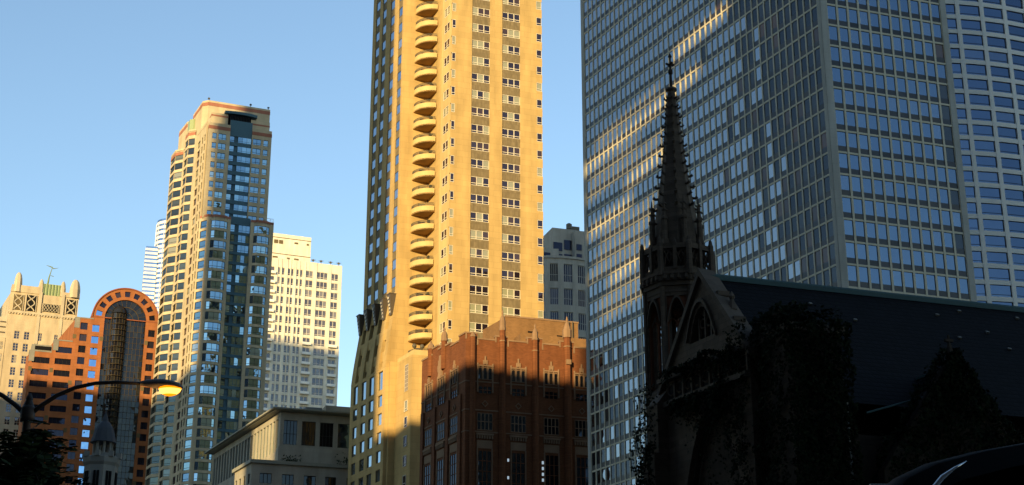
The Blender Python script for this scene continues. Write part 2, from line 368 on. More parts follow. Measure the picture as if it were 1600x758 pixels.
def emit_windows(B, name='window', cap=100, near=None, label=None):
    """the windows that show largest become parts, the rest one part"""
    W = B.wins; B.wins = []
    if not W: return
    rot = B.root.rotation_euler[2]; cz, sz = math.cos(rot), math.sin(rot); L = B.root.location
    sco = []
    for i, (F, l0, l1, z0, z1, dep, st) in enumerate(W):
        q = B.T(F.P((l0 + l1) / 2, (z0 + z1) / 2, dep))
        X = L[0] + q[0] * cz - q[1] * sz; Y = L[1] + q[0] * sz + q[1] * cz; Z = q[2] - EYE
        d = Y * CP + Z * SP
        px, py = 800 + 2400 * X / d, 379 - 2400 * (Z * CP - Y * SP) / d
        nx, ny = F.n[0] * cz - F.n[1] * sz, F.n[0] * sz + F.n[1] * cz
        fc = -(nx * X + ny * Y) / math.hypot(X, Y)
        ok = -5 < px < 1605 and -5 < py < 763 and fc > 0.02 and (near is None or near(px, py))
        sco.append(((l1 - l0) * (z1 - z0) * fc / d ** 2 if ok else 0, i))
    sco.sort(reverse=True)
    single = {i for s_, i in sco[:cap] if s_ > 0}
    rest = B.mb(); n_rest = 0
    for i, (F, l0, l1, z0, z1, dep, st) in enumerate(W):
        w, h = round(l1 - l0, 3), round(z1 - z0, 3)
        if i in single:
            key = (id(st), w, h, B.k)
            if key not in _cache:
                mb = MB(B.k, 0.0)
                draw_window(mb, Fac((0, 0), 0), 0, 0, w, h, 0, st, 0.11)
                _cache[key] = mb.mesh(name)
            o = bpy.data.objects.new(name, _cache[key]); COL.objects.link(o)
            o.parent = B.root; o.location = B.T(F.P((l0 + l1) / 2, z0, dep)); o.rotation_euler = (0, 0, F.a)
            if label: o['label'] = label
        else:
            draw_window(rest, F, (l0 + l1) / 2, z0, w, h, dep, st, 0.001 + random.random()); n_rest += 1
    if n_rest:
        o = rest.build(name, B.root); o['kind'] = 'stuff'
def grid(B, mb, F, L0, L1, cols, rows, Z0, Z1, t, mat, spd=0.0, spmat=None, dep=None, st=None, lofts=None):
    """piers between the columns, spandrels between the rows, a window in every opening"""
    cols = sorted(cols); e = L0
    for a, b in cols + [(L1, None)]:
        if a - e > 0.01: mb.fbox(F, e, a, Z0, Z1, -t, 0, mat)
        e = b if b is not None else e
    dep = -t * 0.7 if dep is None else dep
    for ci, (a, b) in enumerate(cols):
        zz = Z0
        for r0, r1 in sorted(rows):
            if r0 < Z0 or r1 > Z1: continue
            if r0 - zz > 0.01: mb.fbox(F, a, b, zz, r0, -t, spd, spmat or mat)
            s_ = st[ci] if isinstance(st, (list, tuple)) else st
            if s_: B.wins.append((F, a, b, r0, r1, dep, s_))
            zz = r1
        if Z1 - zz > 0.01: mb.fbox(F, a, b, zz, Z1, -t, spd, spmat or mat)
def rowlist(top, pitch, h, n): return [(top - pitch * i - h, top - pitch * i) for i in range(n)]
# ------------------------------------------------------------ ground
def sheet(name, x0, x1, y0, y1, z, mat):
    mb = MB(); mb.face([(x0, y0, z), (x1, y0, z), (x1, y1, z), (x0, y1, z)], mat)
    o = mb.build(name); o['kind'] = 'structure'; return o
sheet('ground', -6000, 6000, -3000, 9000, 0.0, M['soil'])
sheet('road', -9, 4, -300, 900, 0.008, M['asphalt'])
for x0, x1 in ((-16, -9), (4, 9)):
    mb = MB(); mb.box(x0, x1, -300, 60, 0.0, 0.13, M['paving']); o = mb.build('pavement'); o['kind'] = 'structure'
mb = MB()
for i in range(60): mb.box(-2.58, -2.46, -100 + i * 6, -97 + i * 6, 0.009, 0.013, M['paint'])
o = mb.build('lane_marking'); o['kind'] = 'structure'

def eB(th): return (math.cos(R(th)), math.sin(R(th)))
def add(o, e, l, f=(0, 0), m=0): return (o[0] + e[0] * l + f[0] * m, o[1] + e[1] * l + f[1] * m)

# ------------------------------------------------------------ glass grid tower
B = Bld('office_tower', (33.83, 150.0), 71.3, 'tall glass office tower with a pale grid of mullions behind the church spire', 'tower')
th = 71.3 + 27; e = eB(th)
S_T = wstyle(1, (), 0.05, M['bronze_frame'], G_TOWER, 0.03, 0.28, P_TOWER, edge=False)
S_TA = wstyle(1, (), 0.05, M['bronze_frame'], G_TOWERA, 0.03, 0.28, P_TOWER, edge=False)
S_TD = wstyle(1, (), 0.05, M['bronze_frame'], G_DARKREFL, 0.04, 0.28, P_TOWER, edge=False)
FA = Fac((0, 0), 0); FB = Fac((0, 0), th - 180, -1)
P = 2.52; zt = 83.03 + 16 * P; nrow = 46
rows = [(zt - P * i - P + 0.20, zt - P * i - 0.02) for i in range(nrow)]
Z0, Z1 = rows[-1][0] - 0.2, zt + 1.2
mb = B.mb()
core = [(0.3, 0.3), (16.2, 0.3), add((16.2, 0), e, 52.5), add((0.32, 0), e, 52.5)]
mb.prism(core, 0, Z1 - 0.2, G_TOWER)
mb.fbox(FA, -0.0, 16.2, 0, Z0, -0.6, 0.02, M['grid_stone']); mb.fbox(FB, 0.0, 52.7, 0, Z0, -0.6, 0.02, M['grid_stone'])
B.part(mb, 'core')
mb = B.mb()
colsA = [(0.76 + 0.12 + 1.345 * i, 0.76 - 0.12 + 1.345 * (i + 1)) for i in range(11)]
mb.fbox(FA, 0.0, 0.8, Z0, Z1, -0.5, 0.06, M['grid_stone']); mb.fbox(FA, 15.5, 16.25, Z0, Z1, -0.5, 0.06, M['grid_stone'])
grid(B, mb, FA, 0.8, 15.5, colsA, rows, Z0, Z1, 0.22, M['grid_metal'], spd=-0.02, dep=-0.12, st=S_TA)
nB = 43; cw = (52.7 - 0.5 - 0.7) / nB
colsB = [(0.5 + cw * i + 0.10, 0.5 + cw * (i + 1) - 0.10) for i in range(nB)]
mb.fbox(FB, 0.0, 0.5, Z0, Z1, -0.5, 0.05, M['grid_stone']); mb.fbox(FB, 52.0, 52.7, Z0, Z1, -0.5, 0.05, M['grid_stone'])
sts = []
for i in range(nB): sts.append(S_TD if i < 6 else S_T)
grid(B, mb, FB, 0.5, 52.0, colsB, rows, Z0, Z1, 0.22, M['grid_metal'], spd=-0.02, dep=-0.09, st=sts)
# windows near the corner get dark glass, painted for reflected buildings
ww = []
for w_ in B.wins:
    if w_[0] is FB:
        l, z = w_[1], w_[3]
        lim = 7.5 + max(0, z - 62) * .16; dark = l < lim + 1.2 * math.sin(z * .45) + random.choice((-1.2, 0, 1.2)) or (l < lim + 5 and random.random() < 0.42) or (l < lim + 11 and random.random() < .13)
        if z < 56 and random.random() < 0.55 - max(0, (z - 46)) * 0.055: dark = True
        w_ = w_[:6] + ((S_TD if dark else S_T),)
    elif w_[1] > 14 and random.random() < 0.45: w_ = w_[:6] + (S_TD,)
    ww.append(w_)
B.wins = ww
B.part(mb, 'facade_grid')
mb = B.mb(); mb.prism(core, Z1 - 0.2, Z1 + 0.25, M['grid_stone']); B.part(mb, 'roof')
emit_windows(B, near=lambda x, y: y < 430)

# ------------------------------------------------------------ curved white tower
B = Bld('apartment_tower', (51.77, 165.0), 71, 'white curved tower of wide blue windows at the right edge, beside the grid tower', 'tower')
S_C = wstyle(1, (0.2,), 0.05, M['dark_wood'], G_CURVE, 0.05, edge=False)
pts = []; q = (-3.9, -0.55); a = 14.0
pts.append(q)
for i in range(13):
    q = (q[0] + 3.15 * math.cos(R(a)), q[1] + 3.15 * math.sin(R(a))); pts.append(q); a -= -0.0 + (3.2 if i < 8 else 6)
# convex front: start turned to the viewer and bend away to the right
pts = [(-4.3, 0.95)]; a = -19.0
for i in range(13):
    pts.append((pts[-1][0] + 3.15 * math.cos(R(a)), pts[-1][1] + 3.15 * math.sin(R(a)))); a += 5.0
P = 1.975; zt = 83.36 + P * 16 - 0.28
rows = rowlist(zt, P, 1.42, 46); Z0, Z1 = rows[-1][0] - .3, zt + 1
mb = B.mb()
for p0, p1 in zip(pts, pts[1:]):
    F, ln = fac_between(p0, p1)
    grid(B, mb, F, 0.0, ln, [(0.27, ln - 0.27)], rows, Z0, Z1, 0.5, M['curved_white'], spd=-0.03, dep=-0.2, st=S_C)
B.part(mb, 'facade_grid')
mb = B.mb()
inner = [(x, y + 0.62) for x, y in pts]
mb.prism(inner + [(pts[-1][0] - 2, 26), (pts[0][0], 26)], 0, Z1, M['void'])
for p0, p1 in zip(pts, pts[1:]):
    F, ln = fac_between(p0, p1); mb.fbox(F, 0, ln, 0, Z0, -0.5, 0, M['curved_white'])
B.part(mb, 'core')
emit_windows(B, near=lambda x, y: y < 475 and x > 1484)

# ------------------------------------------------------------ golden balcony tower
B = Bld('balcony_tower', (-11.16, 255.0), 70, 'tall golden stone tower with a column of rounded balconies, centre of the street', 'tower')
th = 97; e = eB(th)
P = 3.43
wc = (-6.52, 9.82)                       # corner of the balcony wall
inner = (-1.22, 9.82)
FA = Fac((0, 0), 0); FB = Fac((0, 0), th - 180, -1)
FW = Fac(wc, 0); FL = Fac(wc, th - 180, -1)
win_b = [135.13 + 3.43 * 5 - P * i for i in range(26)]
rows = [(z, z + 1.74) for z in win_b]
ZT = 157.0
S3 = wstyle(3, (0.27,), 0.15, M['white_frame'], G_GOLD, 0.10)
S1 = wstyle(1, (0.27,), 0.13, M['white_frame'], G_GOLD, 0.10)
S2 = wstyle(2, (0.27,), 0.13, M['white_frame'], G_GOLD, 0.10)
SL = wstyle(1, (), 0.08, M['bronze_frame'], G_SIDE, 0.06)
mb = B.mb(); gs = M['gold_stone']
mb.prism([(0.45, 0.45), (17.6, 0.45), add((17.6, 0), e, 34), add((-4.0, 9), e, 15.9), (-6.05, 10.3), (-0.8, 10.3)], 0, ZT, gs)
Zb = 50.0
g1 = [(3.98, 7.5)]; g2 = [(9.95, 13.5)]
grid(B, mb, FA, 0.0, 17.9, [(0.06, 0.74)] , rows, Zb, ZT, 0.4, gs, st=[S1]) if False else None
# front: corner window, plain wall, two triple window stacks, right corner window
mb.fbox(FA, 0.80, 3.98, Zb, ZT, -0.45, 0, gs); mb.fbox(FA, 7.5, 9.95, Zb, ZT, -0.45, 0, gs); mb.fbox(FA, 13.5, 16.75, Zb, ZT, -0.45, 0, gs)
sp = mb
for (a, b) in (g1[0], g2[0]):
    zz = Zb
    for r0, r1 in sorted(rows):
        if r0 < Zb: continue
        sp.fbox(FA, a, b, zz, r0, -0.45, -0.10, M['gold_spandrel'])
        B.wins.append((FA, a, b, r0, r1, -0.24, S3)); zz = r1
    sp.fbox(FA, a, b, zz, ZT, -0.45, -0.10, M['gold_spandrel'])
# left corner bay and right corner bay (the right one has rounded spandrels)
zz = Zb
for r0, r1 in sorted(rows):
    if r0 < Zb: continue
    mb.fbox(FA, 0.0, 0.80, zz, r0, -0.45, 0.0, gs); mb.fbox(FB, 0.0, 3.4, zz, r0, -0.45, 0.0, M['gold_smooth'])
    B.wins.append((FA, 0.08, 0.78, r0, r1, -0.06, S1)); B.wins.append((FB, 0.95, 3.3, r0, r1, -0.08, S2))
    B.wins.append((FA, 16.78, 17.82, r0, r1, -0.06, S1))
    mb.fbox(FA, 16.75, 17.9, zz, r0, -0.45, 0.05, gs)
    mb.fbox(FB, 0.35, 0.95, r0, r1, -0.45, 0.0, M['gold_smooth'])
    zz = r1
mb.fbox(FA, 0.0, 0.80, zz, ZT, -0.45, 0.0, gs); mb.fbox(FB, 0, 3.4, zz, ZT, -0.45, 0, M['gold_smooth']); mb.fbox(FA, 16.75, 17.95, zz, ZT, -0.45, 0.1, gs)
mb.fbox(FB, 3.4, 4.3, Zb, ZT, -0.45, 0.0, M['gold_smooth']); mb.fbox(FB, 4.3, 9.9, Zb, ZT, -0.45, -0.12, gs)
# balcony wall and left side wall
mb.fbox(FW, 0.0, 5.4, Zb, ZT, -0.45, 0, gs)
cl = [(0.75, 2.7), (4.75, 6.8), (9.05, 11.0), (12.45, 14.5)]
rl = [(z + 0.05, z + 1.95) for z in win_b]
for a, b in ((0.0, 0.75), (2.7, 4.75), (6.8, 9.05), (11.0, 12.45), (14.5, 16.1)):
    mb.fbox(FL, a, b, 86, ZT, -0.5, 0.0, gs)
zz = 86
for r0, r1 in sorted(rl):
    if r0 < 86: continue
    for a, b in cl:
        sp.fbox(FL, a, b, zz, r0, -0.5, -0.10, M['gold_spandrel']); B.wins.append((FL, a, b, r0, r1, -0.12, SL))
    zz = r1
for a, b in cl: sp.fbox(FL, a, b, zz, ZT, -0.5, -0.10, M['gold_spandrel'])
# flared foot of the left side: five curved fins, dark recesses between, lanterns on top
FLo = Fac((wc[0] - 1.7, wc[1] - 0.9), th - 180, -1)
def flare(z):
    t = min(1.0, max(0.0, (86.0 - z) / 14.0)); return 1.75 * (t * t * (3 - 2 * t)) * 0.35 + 1.75 * 0.65 * t
fins = [(0.0, 1.6), (3.2, 5.2), (7.0, 9.1), (10.9, 12.9), (14.6, 16.6)]
for a, b in fins:
    zs = [86 - 1.0 * i for i in range(15)]
    for z_a, z_b in zip(zs, zs[1:]):
        d0, d1 = flare(z_a), flare(z_b)
        mb.hexa([FL.P(a, z_b, d1), FL.P(b, z_b, d1), FL.P(b, z_b, -0.4), FL.P(a, z_b, -0.4), FL.P(a, z_a, d0), FL.P(b, z_a, d0), FL.P(b, z_a, -0.4), FL.P(a, z_a, -0.4)], gs)
for (a, b) in [(1.6, 3.2), (5.2, 7.0), (9.1, 10.9), (12.9, 14.6)]:
    for k, (zl, zh) in enumerate(((82.3, 86.0), (77.4, 79.4), (73.4, 75.2))):
        mb.fbox(FL, a, b, zl, zh, -0.5, flare(zl) * 0.75, gs)
    mb.fbox(FL, a, b, 72.0, 86.0, -0.5, -0.3, M['void'])
# lower body
mb.fbox(FL, 0, 16.6, 0, Zb, -0.5, 1.7, gs)
cl2 = [(1.2, 3.3), (5.3, 7.5), (9.0, 11.2), (13.1, 15.1)]
rl2 = [(58.4 - 3.3 * i + 3.3 * 2, 60.5 - 3.3 * i + 3.3 * 2) for i in range(7)] + [(68.0, 71.4)]
FD = Fac((wc[0] - 1.72, wc[1] - 0.2), th - 180, -1)
e2 = 0.0
for a, b in cl2 + [(16.6, 0)]:
    mb.fbox(FD, e2, a, Zb, 72.02, -0.6, 0.0, gs); e2 = b
for a, b in cl2:
    zz = Zb
    for r0, r1 in sorted(rl2):
        if r0 < Zb: continue
        mb.fbox(FD, a, b, zz, r0, -0.6, -0.01, gs); B.wins.append((FD, a, b, r0, r1, -0.22, SL)); zz = r1
    mb.fbox(FD, a, b, zz, 72.02, -0.6, -0.01, gs)
mb.box(wc[0] - 1.1, -5.0, 8.9, 10.4, 0, 72.6, gs)
mb.box(wc[0] - 1.66, -6.5, 9.6, 10.5, 0, 72.3, gs)
# wall below the balconies
mb.fbox(FW, -0.2, 5.4, 40, Zb, -0.4, 0.0, gs)
wall = B.part(mb, 'wall')
emit_windows(B)
# podium block in front of the balcony wall
mb = B.mb()
po = (-5.62, 2.05); FPA = Fac(po, 0); FPB = Fac(po, th - 180, -1)
mb.prism([po, (-0.6, 2.05), (-0.9, 9.7), add(po, e, 7.6)], 0, 72.3, gs)
mb.prism([(po[0] + .35, po[1] + .3), (-0.65, 2.4), (-0.9, 9.7), add((po[0] + .35, po[1] + .3), e, 7.2)], 72.3, 73.3, M['gold_smooth'])
B.part(mb, 'podium')
B.wins += [(FPB, 1.5, 2.9, 66.3, 71.0, 0.02, wstyle(3, (.15, .3, .45, .6, .75, .9), 0.07, M['white_frame'], G_GOLD, 0.06))]
for z in (62.7, 59.9, 56.6, 53.2, 49.8): B.wins.append((FPB, 1.4, 2.8, z, z + 1.9, 0.02, S1))
emit_windows(B)
for lx in (-5.0, -3.6, -2.0):
    mb = B.mb(); mb.lathe(lx, 3.0, [(0.1, 73.3), (.1, 73.7), (.3, 73.8), (.42, 74.1), (.3, 74.4), (.06, 74.55)], 10, M['rail']); B.part(mb, 'roof_ornament', smooth=True)
# balconies
def balcony_pts(rx, ry, n=12):
    return [(inner[0] - 0.25 * 0 - rx * math.cos(R(90) * i / n) + 0.35, inner[1] - ry * math.sin(R(90) * i / n)) for i in range(n + 1)]
bp = balcony_pts(3.35, 3.45)
bq = balcony_pts(3.15, 3.25)
def balcony_mesh():
    mb = MB(B.k, 0)
    poly = bp + [(inner[0] + 0.6, inner[1] - 3.2), (inner[0] + 0.1, inner[1])]
    mb.prism(poly, 0, 0.22, M['shaded_soffit'])
    for i in range(len(bp) - 1):
        a, b, c, d = bp[i], bp[i + 1], bq[i + 1], bq[i]
        mb.hexa([(a[0], a[1], 0.03), (b[0], b[1], 0.03), (c[0], c[1], 0.03), (d[0], d[1], 0.03), (a[0], a[1], 1.12), (b[0], b[1], 1.12), (c[0], c[1], 1.12), (d[0], d[1], 1.12)], M['gold_smooth'])
    return mb.mesh('balcony')
def railing_mesh():
    mb = MB(B.k, 0)
    mid = [((a[0] + b[0]) / 2, (a[1] + b[1]) / 2) for a, b in zip(bp, bq)]
    for zz in (1.74, 1.45): mb.tube([(x, y, zz) for x, y in mid], 0.045, 5, M['rail'])
    for i in range(len(mid) - 1):
        for t in (0, .25, .5, .75):
            x = mid[i][0] * (1 - t) + mid[i + 1][0] * t; y = mid[i][1] * (1 - t) + mid[i + 1][1] * t
            mb.tube([(x, y, 1.1), (x, y, 1.74)], 0.022, 4, M['rail'])
    return mb.mesh('railing')
def door_mesh():
    mb = MB(B.k, 0)
    mb.fbox(FW, 3.6, 5.0, 0.3, 2.5, 0.0, 0.05, M['accent'])
    for a, b in ((3.7, 4.25), (4.35, 4.9)): mb.fbox(FW, a, b, 0.4, 2.4, 0.05, 0.06, G_GOLD)
    return mb.mesh('balcony_door')
bm_, rm_, dm_ = balcony_mesh(), railing_mesh(), door_mesh()
for i in range(24):
    z = 141.87 + P * 3 - P * i
    b = bpy.data.objects.new('balcony', bm_); COL.objects.link(b); b.parent = B.root; b.location = (0, 0, z)
    r_ = bpy.data.objects.new('railing', rm_); COL.objects.link(r_); r_.parent = b
    d_ = bpy.data.objects.new('balcony_door', dm_); COL.objects.link(d_); d_.parent = B.root; d_.location = (0, 0, z)
    if i % 2 == 0 or i % 5 == 1:
        pm = B.mb(); rr = random.uniform(-0.3, 0.3)
        for k in range(26):
            a_ = random.uniform(0, 6.28); h_ = random.uniform(0, 0.5)
            x0, y0 = inner[0] - 0.35 + rr * .4 + 0.3 * math.cos(a_) * random.random(), inner[1] - 2.8 + 0.4 * math.sin(a_) * random.random()
            pm.rnd = random.random(); s_ = 0.16
            n_ = Vector((random.uniform(-1, 1), random.uniform(-1, 1), random.uniform(-.4, 1))).normalized(); u_ = n_.orthogonal().normalized() * s_; w_ = n_.cross(u_)
            c_ = Vector((x0, y0, 1.25 + h_))
            pm.face([c_ - u_ - w_, c_ + u_ - w_, c_ + u_ + w_, c_ - u_ + w_], M['leaf'])
        po_ = pm.build('potted_plant'); po_.parent = b
# lanterns on the fins
for a, b in fins:
    mb = B.mb(); c = (a + b) / 2
    z0, z1 = 81.6, 85.4
    mb.hexa([FL.P(c - .4, z0, 0.8), FL.P(c + .4, z0, 0.8), FL.P(c + .4, z0, 0.1), FL.P(c - .4, z0, 0.1), FL.P(c - .7, z1, 1.25), FL.P(c + .7, z1, 1.25), FL.P(c + .7, z1, 0.1), FL.P(c - .7, z1, 0.1)], M['bronze_frame'])
    for k in range(5):
        zz = z0 + 0.4 + 0.62 * k; w = .2
        mb.fbox(FL, c - w, c + w, zz, zz + 0.38, 0.8 + 0.11 * k + 0.02, 0.9 + 0.115 * k, M['white_frame'])
    mb.fbox(FL, c - .78, c + .78, z1, z1 + 0.15, 0.05, 1.35, M['bronze_frame'])
    B.part(mb, 'lantern')

# ------------------------------------------------------------ teal and gold condominium tower
KR = 1.0455
B = Bld('condominium_tower', (-71.05, 330.0), 68, 'tall tan tower with rounded bay windows and a dark teal centre strip', 'tower', k=KR)
th = 95; e = eB(th)
cs = M['condo_stone']
FB = Fac((0, 0), th - 180, -1)
P = 2.44
SBW = wstyle(3, (0.28,), 0.07, M['dark_wood'], G_CONDO, 0.06, pane_rnd=False)
SB1 = wstyle(1, (0.28,), 0.09, M['dark_wood'], G_CONDO, 0.06)
SB2 = wstyle(2, (0.28,), 0.08, M['dark_wood'], G_CONDO, 0.06, pane_rnd=False)
STC = wstyle(3, (0.26,), 0.05, M['teal_panel'], G_CONDO, 0.05)
rowsL = rowlist(125.3, P, 1.82, 27); rowsU = rowlist(147.55, P, 1.5, 9)
ZL0, ZL1, ZU1 = rowsL[-1][0] - 0.5, 126.1, 150.1
mb = B.mb()
mb.prism([(0.6, 2.3), (15.0, 2.3), add((15.0, 0), e, 30), add((0.9, 0), e, 30.6)], 0, ZU1, cs); mb.prism([(0.7, 1.8), (16.2, 1.8), add((16.2, 0), e, 30), add((0.9, 0), e, 30.6)], 0, 126.0, cs)
tl = B.mb()
# lower front: chamfer, two bows, teal strip between
def bow(x0, x1, dep, rows, z0, z1, y=0.0):
    w = x1 - x0; pts = [(x0, y), (x0 + w * .2, y - dep), (x1 - w * .2, y - dep), (x1, y)]
    for i, (p0, p1) in enumerate(zip(pts, pts[1:])):
        F, ln = fac_between(p0, p1)
        st = SB2 if i == 1 else SB1
        g = 0.02
        grid(B, mb, F, 0, ln, [(g, ln - g)], rows, z0, z1, 0.3, cs, spd=0, dep=-0.12, st=st)
    mb.prism(pts, z1 - 0.25, z1 + 0.05, cs)
    mb.prism([(x0, y + .4)] + pts + [(x1, y + .4)], 0, z0, cs)
c0 = add((0, 0), e, 2.1); c1 = (1.25, 0.0)
F, ln = fac_between(c0, c1); grid(B, mb, F, 0, ln, [(0.3, ln - 0.25)], rowsL, ZL0, ZL1, 0.3, cs, dep=-0.15, st=SB1)
FA = Fac((0, 0), 0)
for a, b in ((1.25, 2.1), (5.9, 6.6), (11.3, 12.0), (15.7, 16.65)): mb.fbox(FA, a, b, ZL0, ZL1, -0.8, 0, cs)
bow(2.1, 5.9, 0.5, rowsL, ZL0, ZL1); bow(12.0, 15.7, 0.5, rowsL, ZL0, ZL1)
FT = Fac((0, 0.75), 0)
def teal(rows, z0, z1, a, b, F):
    zz = z0
    for r0, r1 in sorted(rows):
        tl.fbox(F, a, b, zz, r0, -0.3, 0.0, M['teal_panel'])
        B.wins.append((F, a + 0.05, a + 1.15, r0, r1, -0.16, SB1)); B.wins.append((F, a + 2.0, b - 0.05, r0, r1, -0.05, STC))
        tl.fbox(F, a + 1.15, a + 2.0, r0, r1, -0.5, -0.3, M['teal_panel']); zz = r1
    tl.fbox(F, a, b, zz, z1, -0.3, 0.02, M['teal_panel'])
teal(rowsL, ZL0, 127.2, 6.6, 11.3, FT)
mb.fbox(FA, -0.02, 16.66, 0, ZL0, -1, 0.0, cs)
# upper front
FU = Fac((0, 1.0), 0)
for a, b in ((0.15, 1.1), (2.1, 2.56), (4.36, 5.26), (10.5, 10.75), (12.7, 13.3), (14.4, 15.2)): mb.fbox(FU, a, b, 126.0, ZU1, -0.6, 0, cs)
for a, b, st in ((1.1, 2.1, SB1), (2.56, 4.36, SB2), (10.75, 12.7, SB2), (13.3, 14.4, SB1)):
    grid(B, mb, FU, a, b, [(a, b)], rowsU, 126.0, ZU1, 0.4, cs, spd=0, dep=-0.16, st=st)
teal(rowsU, 126.2, 151.6, 5.26, 10.5, Fac((0, 1.3), 0))
class Bands:
    def __getattr__(s, k):
        def f(*a, **kw):
            m_ = B.mb(); getattr(m_, k)(*a, **kw); B.part(m_, 'red_band')
        return f
rb_ = Bands()
rb_.fbox(FU, 0.1, 5.26, 148.5, 149.35, -0.5, 0.06, M['red_band']); rb_.fbox(FU, 10.5, 15.25, 148.5, 149.35, -0.5, 0.06, M['red_band'])
pts = [c0, c1, (2.1, 0), (2.86, -.5), (5.14, -.5), (5.9, 0), (6.6, 0)]
for p0, p1 in zip(pts, pts[1:]):
    F, ln = fac_between(p0, p1); rb_.fbox(F, 0, ln, 126.1, 126.7, -0.4, 0.04, M['red_band'])
pts = [(11.3, 0), (12.0, 0), (12.74, -.5), (14.96, -.5), (15.7, 0), (16.65, 0)]
for p0, p1 in zip(pts, pts[1:]):
    F, ln = fac_between(p0, p1); rb_.fbox(F, 0, ln, 126.1, 126.7, -0.4, 0.04, M['red_band'])
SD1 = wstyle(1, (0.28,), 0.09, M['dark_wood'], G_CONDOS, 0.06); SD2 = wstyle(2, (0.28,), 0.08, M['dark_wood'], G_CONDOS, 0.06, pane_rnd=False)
# left side: bows, green strip, narrow windows
rowsS = rowlist(147.65, P, 1.7, 36)
ZS0, ZS1 = rowsS[-1][0] - .4, 149.9
def seg(l0, l1, cols, st, mat=cs, spd=0.0, rows=rowsS, z1=ZS1): grid(B, mb, FB, l0, l1, cols, rows, ZS0, z1, 0.35, mat, spd=spd, dep=-0.2, st=st)
seg(2.1, 6.3, [(2.7, 3.7), (4.6, 5.7)], SD1)
seg(6.3, 9.6, [(6.9, 9.1)], wstyle(1, (.3,), .1, M['bronze_frame'], G_GOLD, .05))
mb.fbox(FB, 9.6, 11.9, ZS0, ZS1, -0.3, 0.05, cs)
def side_bow(l0, l1, dep, z1):
    w = l1 - l0; pl = [(l1, 0), (l1 - w * .25, dep), (l0 + w * .25, dep), (l0, 0)]
    pts = [FB.P(l, 0, d)[:2] for l, d in pl]
    rws = rowlist(147.7 + P, P, 1.72, 37)
    for i, (p0, p1) in enumerate(zip(pts, pts[1:])):
        F, ln = fac_between(p0, p1)
        grid(B, mb, F, 0, ln, [(0.04, ln - 0.04)], rws, ZS0, z1, 0.3, cs, dep=-0.14, st=SD1 if i != 1 else SD2)
    mb.prism(pts, z1 - 0.3, z1 + 0.4, cs)
    F, ln = fac_between(pts[1], pts[2])
    for p0, p1 in zip(pts, pts[1:]):
        F, ln = fac_between(p0, p1); rb_.fbox(F, 0, ln, z1 - 1.2, z1 - 0.4, -0.2, 0.03, M['red_band'])
side_bow(11.9, 17.6, 1.3, 152.2)
seg(17.6, 19.6, [(17.8, 19.4)], wstyle(1, (.5,), .08, M['green_panel'], G_CONDO, .05), M['green_panel'], -0.12)
seg(19.6, 22.2, [(20.3, 21.5)], SD1)
side_bow(22.2, 30.4, 1.5, 151.0)
mb.fbox(FB, 30.4, 31.0, ZS0, 150, -0.3, 0.0, cs); mb.fbox(FB, 2.1, 31.0, 0, ZS0, -0.3, 0.0, cs)
mb.fbox(FB, 2.1, 31.0, 149.9, 150.6, -0.4, 0.05, cs)
# crown
mb.box(0.9, 4.9, 3.0, 9, 150.0, 153.6, cs); mb.box(10.3, 15.0, 3.0, 9, 150.0, 153.2, cs)
mb.prism([(0.0, 11.2), (1.2, 10.0), (16.4, 10.0), (15.5, 20), (-0.6, 20)], 150.0, 159.8, cs)
rb_.prism([(-0.03, 11.17), (1.17, 9.96), (16.44, 9.96), (15.55, 20.02), (-0.63, 20.02)], 158.4, 159.3, M['red_band'])
rb_.box(10.28, 15.03, 2.96, 5, 151.9, 152.3, M['red_band']); rb_.box(0.88, 4.93, 2.96, 5, 152.7, 153.1, M['red_band'])
mb.prism([(-1.7, 21.6), (-.6, 20.6), (14, 20.6), (13.4, 28.5), (-2.4, 28.5)], 150.0, 158.4, cs)
rb_.prism([(-1.73, 21.57), (-.6, 20.57), (14.03, 20.57), (13.4, 28.52), (-2.43, 28.52)], 156.9, 157.8, M['red_band'])
w_ = B.part(mb, 'wall'); B.part(tl, 'teal_strip')
mb = B.mb(); mb.prism([(-.8, 17.5), (-1.6, 18.2), (-1.7, 20.4), (1, 20.6), (1, 17.5)], 150.4, 157.6, M['green_panel']); B.part(mb, 'glazed_corner')
mb = B.mb()
cx = 7.9
for i in range(14):
    x0 = 4.0 + i * 0.557; x1 = x0 + 0.557
    f = lambda x: .7 * (1 - ((x - cx) / 4.4) ** 2)
    mb.hexa([(x0, 2.75 - f(x0), 153.7), (x1, 2.75 - f(x1), 153.7), (x1, 9, 153.6), (x0, 9, 153.6), (x0, 2.7 - f(x0), 154.35), (x1, 2.7 - f(x1), 154.35), (x1, 9, 154.35), (x0, 9, 154.35)], M['teal_panel'])
B.part(mb, 'canopy')
mb = B.mb(); mb.box(5.3, 10.4, 2.9, 8, 151.0, 153.6, M['void'])
for i in range(13): mb.box(5.4 + i * .38, 5.5 + i * .38, 2.6, 2.9, 151.2, 153.5, M['louvre'])
B.part(mb, 'louvred_opening')
for (x, y, h) in ((1.4, 11, 1.2), (5.2, 12, .6), (11.6, 10.6, 1.1), (16.0, 10.4, .9)):
    mb = B.mb(); mb.tube([(x, y, 159.8), (x, y, 159.8 + h)], .07, 5, M['rail']); mb.box(x - .25, x + .25, y - .2, y + .2, 159.8 + h * .6, 159.8 + h * .85, M['rail']); B.part(mb, 'roof_mast')
mb = B.mb()
for x in (13.5, 14.6, 15.8, 16.5): mb.tube([(x, 0.2, 126.1), (x, 0.2, 127.6)], .05, 5, M['white_frame'])
mb.tube([(13.5, 0.2, 127.6), (16.5, 0.2, 127.6)], .05, 5, M['white_frame']); mb.tube([(13.5, 0.2, 127.1), (16.5, 0.2, 127.1)], .03, 5, M['white_frame']); B.part(mb, 'roof_railing')
emit_windows(B)

